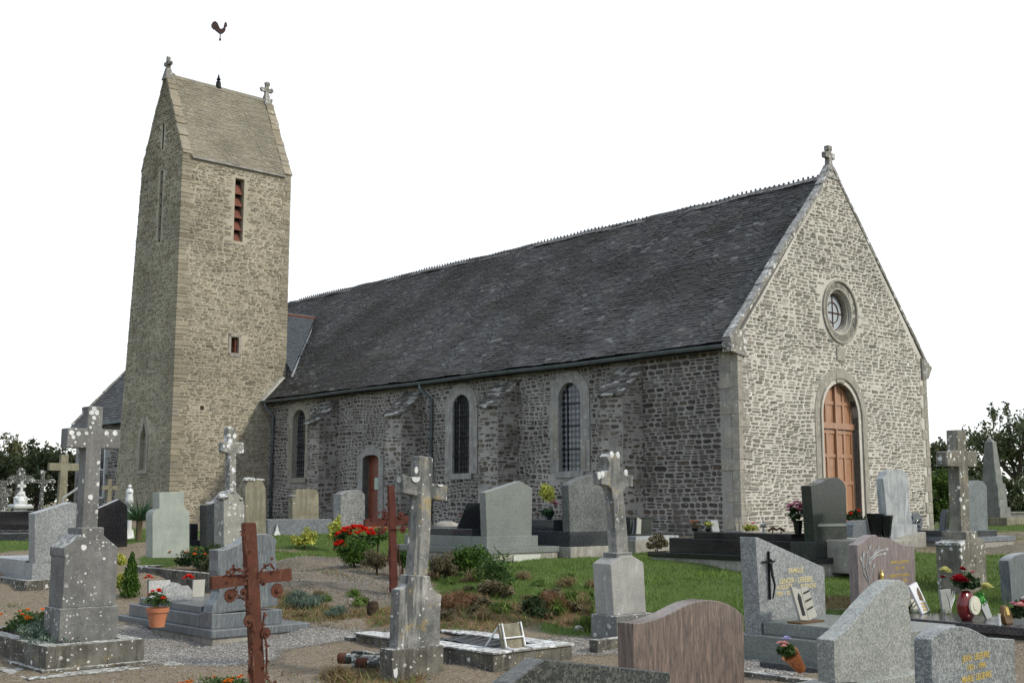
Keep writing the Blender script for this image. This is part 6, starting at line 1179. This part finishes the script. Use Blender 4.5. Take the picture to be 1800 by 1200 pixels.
mound('conifer_mound', 'wide green conifer mound right of the leaning cross', 826, 1005, .6, (.36, .28, .24), M_leafc, .022, 140, 28)
mound('heather', 'dark brown green heather touching the leaning cross shaft on its right', 783, 1014, .55, (.26, .24, .22), M_brush, .02, 120, 24)
mound('heather', 'small heather between the dark red cross and the leaning cross', 707, 1000, .6, (.16, .16, .2), M_leafd, .02, 90, 14)
mound('geranium', 'mass of bright red orange geraniums before the small side door', 617, 974, .72, (.40, .24, .26), M_leaf, .035, 40, 22, .7, .2, 'flowers', lambda t: (flowers(t, (0, -.12, .28), (.38, .16, .2), 60, .042, M_redp), flowers(t, (-.3, -.1, .12), (.12, .12, .12), 14, .04, M_redp)))
mound('geranium', 'sparser orange geranium hanging beside the dark red cross', 664, 960, .78, (.2, .2, .22), M_leaf, .03, 30, 14, .7, .2, 'flowers', lambda t: flowers(t, (0, 0, .25), (.2, .16, .16), 12, .035, M_orange))
mound('variegated_shrub', 'yellow leaved bush on the bank behind the wavy tomb', 535, 960, .76, (.28, .24, .2), M_leafy, .03, 45, 20, .5)
mound('variegated_shrub', 'tall thin yellow green bush left of the geraniums', 588, 958, .78, (.16, .16, .36), M_leafy, .026, 36, 20, .5)
mound('lavender', 'blue grey lavender cushion on the brown earth right of the wavy tomb', 530, 1070, .25, (.34, .24, .13), M_leafb, .028, 110, 22, .16, 1.2)
mound('lavender', 'small silver grey cushion beside the blue lavender', 590, 1085, .2, (.2, .16, .08), M_leafb, .024, 70, 14, .16, 1.0)
mound('weed_clump', 'loose green weeds at the edge of the lawn right of the conifers', 872, 1035, .47, (.32, .3, .3), M_leaf, .028, 50, 22, .35, .5, 'weeds')
mound('weed_clump', 'dark green weeds behind the white easel plaque', 945, 1095, .2, (.26, .2, .2), M_leafd, .028, 50, 18, .35, .5, 'weeds')
mound('dead_fern', 'ginger dead fern tuft right of the leaning cross pedestal', 812, 1080, .25, (.3, .28, .2), M_ginger, .05, 110, 22, .08, .7, 'weeds')
mound('dead_fern', 'pale brown dead stalks behind the easel plaque', 965, 1078, .28, (.3, .2, .15), M_ginger, .05, 70, 18, .08, .9, 'weeds')
mound('weed_clump', 'ragged green grass beside the slim cross pedestal', 1040, 1108, .16, (.24, .2, .12), M_grass, .05, 60, 16, .1, 1.4, 'weeds')
P = atz(655, 1078, .25); t = thing('stump', 'small dark wooden stump on the bank between the two crosses', 'stump', P); mb = MB(); mb.lathe([(.07, -.1), (.075, .08), (.06, .14), (.02, .15)], (0, 0, 0), 9); mb.build('stump', M_soil, t)
mound('yellow_daisies', 'yellow daisies poking up at the bottom edge by the rusty cross', 385, 1222, 0, (.42, .2, .1), M_leaf, .026, 40, 18, .3, .8, 'flowers', lambda t: flowers(t, (0, 0, .08), (.4, .2, .07), 20, .022, M_orange))
mound('dry_grass', 'dry straw clump by the fallen metal tubes', 600, 1196, 0, (.3, .2, .06), M_dry, .09, 60, 10, .05, .4, 'weeds')
# tufts along the bank: one of each, then copies
protos = []
for m_, sz, asp, up, R, lab, gr in ((M_dry, .06, .06, 1.2, (.13, .13, .08), 'thin straw coloured weed tuft on the bank below the lawn', 'straw tufts on the bank'), (M_grass, .08, .08, 1.3, (.13, .13, .09), 'small green grass tuft growing in the brown bank', 'green tufts on the bank'), (M_brush, .03, .35, .4, (.15, .13, .11), 'low dark scrubby weed on the bank below the lawn', 'scrubby weeds on the bank')):
    protos.append(shrub('weed_tuft', lab, 'weeds', Vector((0, 0, 0)), clumpset(8, R, (0, 0, R[2]*.8), (.35, .55)), 26, sz, m_, asp, up, .05, gr))
def copy_tree(o):
    c = o.copy(); COL.objects.link(c)
    for ch in o.children: d = ch.copy(); COL.objects.link(d); d.parent = c
    return c
spots = [(770+random.random()*280, 1020+random.random()*80) for _ in range(44)]+[(480+random.random()*170, 1050+random.random()*45) for _ in range(9)]+[(740+random.random()*300, 1005+random.random()*20) for _ in range(6)]+[(1145+random.random()*30, 1100+random.random()*15) for _ in range(3)]
used = set()
for px, py in spots:
    g_ = None; Y = 8.
    while Y < 24:                       # walk along the line of sight until it meets the ground
        p = atY(px, py, Y)
        if p.z <= gz1(p.x, p.y): break
        Y += .3
    k = random.choices((0, 1, 2), (5, 4, 3))[0]; o = protos[k] if k not in used else copy_tree(protos[k]); used.add(k)
    o.location = (p.x, p.y, gz1(p.x, p.y)-.01); o.rotation_euler.z = random.uniform(0, 6.3); q = random.uniform(.5, 1.25); o.scale = (q*1.2, q*1.2, q*random.uniform(.6, 1.0))
# ------------------------------------------------------------------ ground cover
def cover():
    n = 800000; x = RNG.uniform(-13, 16, n); y = RNG.uniform(8.5, 36, n)
    k = np.abs(x/y) < .50; x, y = x[k], y[k]
    # keep more near than far
    k = RNG.random(len(x)) < np.clip((17/y)**2, .12, 1); x, y = x[k], y[k]
    # not inside the church
    dx, dy = x-CB.x, y-CB.y; g = dx*GV.x+dy*GV.y; nn = dx*NV.x+dy*NV.y; k = ~((nn > -.1) & (g > -.1)); x, y = x[k], y[k]
    T = gtype(x, y); z = gz(x, y); w = .22*np.sin(x*2.3+1)*np.sin(y*1.9)+.16*np.sin(x*6.1+y*4.7)+.12*RNG.normal(size=len(x))
    gr = (T[:, 0]+w > .50)
    def blades(sel, h0, h1, wd, mat, name, label, leanv=.38):
        X, Y, Z = x[sel], y[sel], z[sel]; m = len(X); h = RNG.uniform(h0, h1, m); a = RNG.uniform(0, 2*PI, m)
        A = np.stack([np.cos(a), np.sin(a), np.zeros(m)], 1)*(wd*(.6+.8*RNG.random(m)))[:, None]
        B = np.stack([RNG.normal(size=m)*leanv*h, RNG.normal(size=m)*leanv*h, h], 1); P = np.stack([X, Y, Z-.004], 1)
        o = quads(name, P, A, B, mat, tri=True); tag(o, label, 'grass', kind='stuff')
    wl = RNG.random(len(x)); tall = (.5+.5*np.sin(x*3.1+2)*np.sin(y*2.7+x)) > .8
    blades(gr & ~(tall & (wl < .4)), .02, .05, .005, M_grass, 'grass', 'short green lawn grass')
    blades(gr & (tall & (wl < .4)), .05, .12, .006, M_grass, 'long_grass', 'longer green grass tufts in the lawn')
    li = (T[:, 2]+w > .42) & ~gr
    blades(li & (wl < .40), .03, .12, .005, M_dry, 'dry_grass', 'dry straw coloured grass on the bank', .9)
    blades(li & (wl >= .40) & (wl < .62), .02, .07, .008, M_ginger, 'leaf_litter', 'brown dead litter on the bank', 1.2)
    blades(li & (wl >= .62) & (wl < .85), .03, .10, .006, M_grass, 'green_weeds', 'green weeds mixed in the dry bank', .7)
    sp_ = (T[:, 1] < .5) & (T[:, 2] < .4) & ~gr
    blades(sp_ & (wl < .05), .015, .05, .005, M_dry, 'earth_litter', 'bits of straw on the bare earth', 1.5)
    # pebbles
    pv = (T[:, 1]+w*.7 > .34) & ~gr & (y < 22); pv2 = sp_ & (wl > .86) & (y < 20)
    for sel, name, label in ((pv & (wl < .8) & (T[:, 1] > .62), 'gravel', 'loose pale gravel chips'), (pv & (wl < .8) & (T[:, 1] <= .62), 'bank_gravel', 'brownish gravel chips on the bank'), (pv2, 'scattered_pebbles', 'scattered pebbles on the earth')):
        X, Y, Z = x[sel], y[sel], z[sel]; m = len(X); r = RNG.uniform(.004, .011, m); c = np.stack([X, Y, Z+r*.3], 1)
        ox = np.array([[1, 0, 0], [0, 1, 0], [-1, 0, 0], [0, -1, 0], [0, 0, .7], [0, 0, -.7]], float)[None]*r[:, None, None]*RNG.uniform(.7, 1.4, (m, 6, 1))
        V = (c[:, None]+ox).reshape(-1, 3); F_ = np.array([[0, 1, 4], [1, 2, 4], [2, 3, 4], [3, 0, 4]])[None]+(np.arange(m)*6)[:, None, None]; F_ = F_.reshape(-1, 3)
        me = bpy.data.meshes.new(name); me.vertices.add(len(V)); me.vertices.foreach_set('co', V.reshape(-1).astype(np.float32)); me.loops.add(F_.size); me.loops.foreach_set('vertex_index', F_.reshape(-1).astype(np.int32)); me.polygons.add(len(F_)); me.polygons.foreach_set('loop_start', np.arange(0, F_.size, 3, dtype=np.int32)); me.polygons.foreach_set('loop_total', np.full(len(F_), 3, dtype=np.int32)); me.update(calc_edges=True)
        tag(link(name, me, M_pebble if name == 'gravel' else M_midpeb), label, 'gravel', kind='stuff')
cover()
# ------------------------------------------------------------------ trees and hedges
M_bark = simple('bark', (.10, .085, .065), .9, 0, .1, .4, 10, .5)
M_tree = leafmat('tree_leaf', (.075, .085, .035), (.14, .145, .06), (.22, .19, .09)); M_tree2 = leafmat('dark_tree_leaf', (.045, .065, .028), (.085, .11, .045), (.15, .165, .075)); M_hedge = leafmat('hedge_leaf', (.035, .075, .012), (.075, .14, .02), (.14, .22, .04))
def tree(name, label, px, base_py, Y, Hh, Rr, mat, twig=6, per=60, ls=.055, sparse=1.0, group='trees beyond the cemetery'):
    P = atY(px, base_py, Y); t = thing(name, label, 'tree', P, group); mb = MB(); tips = []
    def br(p, d, l, r, dep):
        q = p+d*l; m = p+d*l*.5+Vector((random.uniform(-1, 1), random.uniform(-1, 1), 0))*l*.08; mb.tube([p, m, q], [r, r*.85, r*.65], 6 if dep < 2 else 4, False)
        if dep == 3: tips.append(q); return
        for _ in range(3 if dep else 5):
            nd = (d+Vector((random.uniform(-1, 1), random.uniform(-1, 1), random.uniform(-.2, .7)))*.85).normalized(); br(q if random.random() < .6 else m, nd, l*random.uniform(.6, .85), r*.6, dep+1)
    br(Vector((0, 0, -.3)), Vector((0, 0, 1)), Hh*.36, Hh*.03, 0); mb.build('trunk', M_bark, t)
    cl = [((p.x, p.y, min(p.z, Hh)), (Rr*.22, Rr*.22, Rr*.18)) for p in tips if random.random() < sparse]
    cl += clumpset(int(34*sparse), (Rr, Rr*.9, Hh*.46), (0, 0, Hh*.52), (.12, .22), -.9)
    foliage('crown', cl, per, ls, mat, t, .6)
    if twig:
        mb = MB(); tw = []
        for _ in range(twig):
            a = random.uniform(0, 2*PI); b = Vector((math.cos(a)*Rr*.5, math.sin(a)*Rr*.4, Hh*.75)); e = b+Vector((math.cos(a)*.3, 0, 1))*random.uniform(.4, .9)
            mb.tube([b, (b+e)/2+Vector((.05, 0, 0)), e], [.022, .014, .005], 4); 
            for _ in range(7):
                q = b.lerp(e, random.uniform(.3, .98)); f = q+Vector((random.uniform(-.3, .3), 0, random.uniform(.1, .35))); mb.tube([q, f], [.009, .004], 3); tw.append((tuple(f), (.12, .1, .1)))
        mb.build('twigs', M_bark, t); foliage('sparse_leaves', tw, 9, ls*.8, mat, t, .6)
    return t
for i, (px, Y, Hh, Rr, m_, lab) in enumerate(((-14, 52, 3.4, 1.7, M_tree2, 'dark rounded tree at the far left edge beyond the crosses'), (22, 56, 3.9, 1.6, M_tree, 'olive tree with bare twigs above the far left crosses'), (66, 50, 3.4, 1.5, M_tree2, 'dark dense tree behind the slender dark cross'), (100, 58, 3.6, 1.7, M_tree, 'brownish green tree beside the chancel end'), (-50, 60, 3.8, 2., M_tree, 'olive tree outside the left edge'), (132, 64, 3.4, 1.6, M_tree2, 'dark tree hidden behind the chancel end'))):
    tree('bushy_tree', lab, px, 905, Y, Hh, Rr, m_, 5 if i in (1, 3) else 0, 60, .075)
def hedge(label, pxa, pxb, Y, z1, dep, mat, k, per=70, ls=.05):
    a = atY(pxa, 905, Y); b = atY(pxb, 905, Y); L = b.x-a.x; t = thing('hedge', label, 'hedge', Vector((a.x, a.y, .8)), rot=0); cl = []
    for _ in range(k): cl.append(((random.uniform(0, L), random.uniform(0, dep), random.uniform(0, z1)), (.28, .22, .22)))
    foliage('foliage', cl, per, ls, mat, t, .65); mb = MB(); [mb.tube([(L*(i+.5)/6, dep*.5, -.3), (L*(i+.5)/6+.1, dep*.5, z1*.8)], [.05, .02], 5) for i in range(6)]; mb.build('stems', M_bark, t)
hedge('bright green clipped hedge right of the church corner', 1618, 1692, 44, 1.9, 1.0, M_hedge, 110, 80)
hedge('dark leafy hedge behind the obelisk', 1688, 1860, 47, 1.7, 1.2, M_tree2, 170, 80, .06)
for px, Y, Hh, Rr, m_, tw_, sp_, lab in ((1640, 54, 3.6, 1.5, M_tree2, 0, 1, 'dark bushy tree just right of the church corner'), (1690, 58, 3.9, 1.7, M_tree2, 4, 1, 'dark tree with gaps behind the brown cross'), (1735, 60, 4.4, 1.6, M_tree, 9, .55, 'sparse twiggy tree left of the obelisk tip'), (1790, 52, 5.1, 2.0, M_tree2, 9, 1, 'tallest dark tree with twigs at the right edge'), (1860, 54, 5.2, 2.2, M_tree2, 5, 1, 'dark tree just outside the right edge')):
    tree('bushy_tree', lab, px, 905, Y, Hh, Rr, m_, tw_, 60, .075, sp_)
P = atY(1772, 916, 45); t = thing('low_wall', 'low pale stone wall crossing the lawn behind the obelisk', 'wall', P, rot=0); mb = MB(); mb.box(0, 9, 0, .25, -.3, .3); mb.box(-.03, 9.03, -.03, .28, .3, .37); mb.build('wall', L_conc, t, .015)
